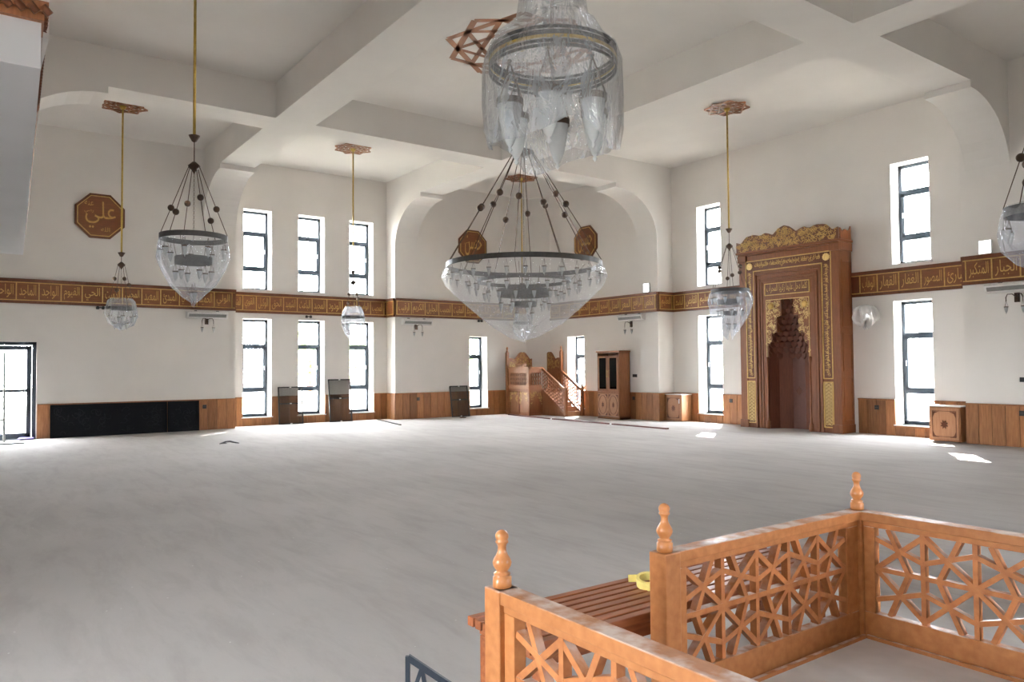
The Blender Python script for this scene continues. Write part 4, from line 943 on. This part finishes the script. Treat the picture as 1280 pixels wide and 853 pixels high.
# ------------------------------------------------------------------ foreground: platform with lattice railing
PX, PY1, PY3 = 20.84, -16.40, -13.78; PZ = .19; RT = .92
pf = empty('platform', (PX+.05, PY3-.03, 0), label='low wooden platform with dusty floor inside the lattice railing', cat='platform')
MB().box((-.1, .08, 0), (4.6, PY1-PY3-.02, PZ-.02)).build('base', W_RAILS, pf)
MB().box((0, -.0, PZ-.02), (4.6, PY1-PY3, PZ)).build('deck_board', BOARD, pf)
MB().box((.03, -.04, PZ), (4.6, -.02, PZ+.02)).build('edge_bead', W_RAIL, pf); MB().box((.01, -.04, PZ), (.03, -1.62, PZ+.02)).build('edge_bead', W_RAIL, pf)
MB().xy([(.35, -.95), (1.2, -.55), (2.4, -.75), (2.5, -2.0), (.5, -2.2)], PZ, PZ+.006).build('dust_sheet', plain('white_dust_sheet', (.72, .73, .75), .7), pf)
rg = empty('lattice_railing', (PX, PY1, 0), label='foreground wooden railing with star lattice and turned finials', cat='railing')
def post(x, y, fin=True):
    p = MB().box((x-.052, y-.052, 0), (x+.052, y+.052, RT)).build('post', W_RAIL, rg, bevel=.006)
    if fin:
        pr = [(.036, 0), (.038, .002), (.038, .042), (.030, .046), (.034, .052), (.034, .056), (.022, .062), (.024, .066), (.036, .084), (.0385, .098), (.034, .112), (.024, .128), (.018, .142), (.0165, .158), (.020, .170), (.026, .176), (.026, .182), (.022, .186), (.0265, .196), (.026, .208), (.019, .219), (.009, .225), (0, .227)]
        MB().lathe(pr, 24, (x, y, RT)).build('finial', W_FIN, p, smooth=True)
Lx = lambda x: x-PX
Ly = lambda y: y-PY1
post(0, 0); post(0, Ly(-15.46)); post(0, Ly(PY3))
def section(p0, p1, nd, n0, flip=0):
    """railing run from p0 to p1 (local xy), n0 lattice panels of nd width starting at p0"""
    p0 = Vector((*p0, 0)); p1 = Vector((*p1, 0)); t = (p1-p0).normalized(); nrm = Vector((-t.y, t.x, 0)); L = (p1-p0).length
    def bx(a, b, z0, z1, d, name, mat=W_RAIL, bev=.004):
        A = p0+t*a; Bq = p0+t*b; h = nrm*d/2
        m = MB().add([(*(A-h)[:2], z0), (*(Bq-h)[:2], z0), (*(Bq+h)[:2], z0), (*(A+h)[:2], z0), (*(A-h)[:2], z1), (*(Bq-h)[:2], z1), (*(Bq+h)[:2], z1), (*(A+h)[:2], z1)],
                     [(0, 3, 2, 1), (4, 5, 6, 7), (0, 1, 5, 4), (1, 2, 6, 5), (2, 3, 7, 6), (3, 0, 4, 7)]); return m.build(name, mat, rg, bevel=bev)
    bx(0, L, RT-.052, RT, .092, 'top_rail'); bx(0, L, .835, RT-.052, .06, 'upper_rail'); bx(0, L, .19, .335, .06, 'bottom_rail')
    s0 = .052; bx(s0, s0+.065, .335, .835, .058, 'stile')
    a0 = s0+.065; zl, zh = .335, .835; H = zh-zl
    def bar(u0, v0, u1, v1, i, w_=.027):
        if (i+flip) % 2: u0, u1 = 1-u0, 1-u1
        A = p0+t*(a0+(i+u0)*nd)+Vector((0, 0, zh-v0*H)); B_ = p0+t*(a0+(i+u1)*nd)+Vector((0, 0, zh-v1*H))
        MB().bar(A, B_, w_, .040+random.uniform(-.003, .003), nrm).build('lattice_bar', W_RAILS, rg)
    for i in range(n0):
        for b in ((0, .48, 1, .03), (0, .48, 1, .48), (0, .48, 1, .97), (.28, 0, .70, .48), (.70, .48, .28, 1), (0, .13, 1, .32), (0, .84, 1, .66)): bar(*b, i)
        if i < n0-1:
            A = p0+t*(a0+(i+1)*nd); MB().bar((A.x, A.y, zl), (A.x, A.y, zh), .026, .04, nrm).build('lattice_upright', W_RAILS, rg)
    if a0+n0*nd < L-.01: bx(a0+n0*nd, L-.04, .335, .835, .058, 'stile')
section((0, 0), (4.4, 0), .27, 14, 0)
section((0, Ly(-15.46)), (0, Ly(PY3)), .278, 5, 1)
section((0, Ly(PY3)), (4.4, Ly(PY3)), .272, 14, 0)
# ------------------------------------------------------------------ slatted bench
bn = empty('slatted_bench', (20.22, -16.17, 0), label='reddish slatted wooden bench standing behind the lattice railing', cat='bench')
BH = .60; BL = 2.3
for i in range(8):
    x = i*.064; MB().box((x, 0, BH-.045), (x+.048, BL, BH)).build('slat', W_BENCH, bn, bevel=.004)
for x in (.02, .43):
    for y in (.06, BL-.12):
        MB().box((x, y, 0), (x+.06, y+.06, BH-.1)).build('leg', W_BENCH, bn)
for y in (.07, 1.1, BL-.11): MB().box((.0, y, BH-.10), (.50, y+.045, BH-.045)).build('cross_rail', W_BENCH, bn)
for x in (.03, .44): MB().box((x, .12, BH-.12), (x+.03, BL-.12, BH-.05)).build('apron', W_BENCH, bn)
MB().bar((.055, .09, BH-.28), (.3, .09, BH-.10), .03, .02).build('brace', ALU, bn)
# roll of yellow tape on the bench
tp = empty('tape_roll', (20.42, -15.14, BH+.012), label='yellow masking tape roll lying on the slatted bench', cat='tape')
tp.rotation_euler = (.25, .1, .3)
MB().lathe([(.045, 0), (.062, 0), (.062, .045), (.045, .045), (.045, 0)], 24).build('tape', YEL, tp, smooth=False)
MB().add([(-.06, -.0, .0), (-.10, -.035, .006), (-.10, -.035, .05), (-.06, 0, .045)], [(0, 1, 2, 3)]).build('loose_end', YEL, tp)
# dark steel bracket standing in front of the bench
br = empty('steel_bracket', (19.97, -16.36, 0), label='dark steel truss bracket poking up at the bottom edge', cat='bracket')
DK = plain('dark_blue_steel', (.03, .04, .055), .45, .4)
m = MB(); dv = Vector((.6, .8, 0)).normalized()
def q2(u, z): return tuple(dv*u+Vector((0, 0, z)))
nn = (dv.y, -dv.x, 0)
for (a, b, w_) in (((0, 0), (0, .375), .022), ((0, .37), (.56, .0), .03), ((0, .02), (.58, .0), .03)): MB().bar(q2(*a), q2(*b), w_, .02, nn).build('bracket_edge', DK, br)
for (a, b) in (((.0, .12), (.07, .32)), ((.07, .32), (.12, .03)), ((.12, .03), (.26, .2)), ((.26, .2), (.33, .02))): MB().bar(q2(*a), q2(*b), .02, .018, nn).build('web', DK, br)

# ------------------------------------------------------------------ outside: paving, trees, a pale building
MB().box((-80, -80, -.6), (100, 80, -.32)).build('ground', GROUND, kind='structure')
def tree(x, y, h, r, label):
    e = empty('tree', (x, y, -.32), label=label, cat='tree', group='trees outside the left windows')
    MB().tube([(0, 0, 0), (.05, 0, h*.5), (0, .1, h*.8)], [.16, .12, .06], 8).build('trunk', W_DARK, e)
    rd = random.Random(int(x*7+y)); m = MB()
    for k in range(500):
        a, b = rd.random()*6.28, math.acos(rd.uniform(-1, 1)); q = r*rd.uniform(.5, 1); c = Vector((q*math.sin(b)*math.cos(a), q*math.sin(b)*math.sin(a), h*.75+q*math.cos(b)*1.1))
        u = Vector((rd.uniform(-1, 1), rd.uniform(-1, 1), rd.uniform(-1, 1))).normalized()*.22; v = u.orthogonal().normalized()*.12
        m.add([c-u, c+v, c+u, c-v], [(0, 1, 2, 3)])
    m.build('crown', LEAF, e, kind='stuff')
tree(-7, -6.5, 4.2, 1.5, 'leafy tree outside the first tall window'); tree(-9, 1.5, 4.2, 1.6, 'leafy tree outside the third tall window'); tree(-10, -2.5, 3.4, 1.2, 'small leafy tree outside the second tall window')
tree(4, 12, 4, 1.5, 'leafy tree outside the right wall windows')
fb = empty('building', (8, 22, -.32), label='pale building seen faintly through the right upper window', cat='building')
MB().box((-4, 0, 0), (14, 8, 10)).build('wall', FACADE, fb)
for i in range(6):
    for k in range(3): MB().box((-3+i*3, -.05, 1.2+k*3), (-1.8+i*3, .05, 2.8+k*3)).build('window', FRAME, fb)
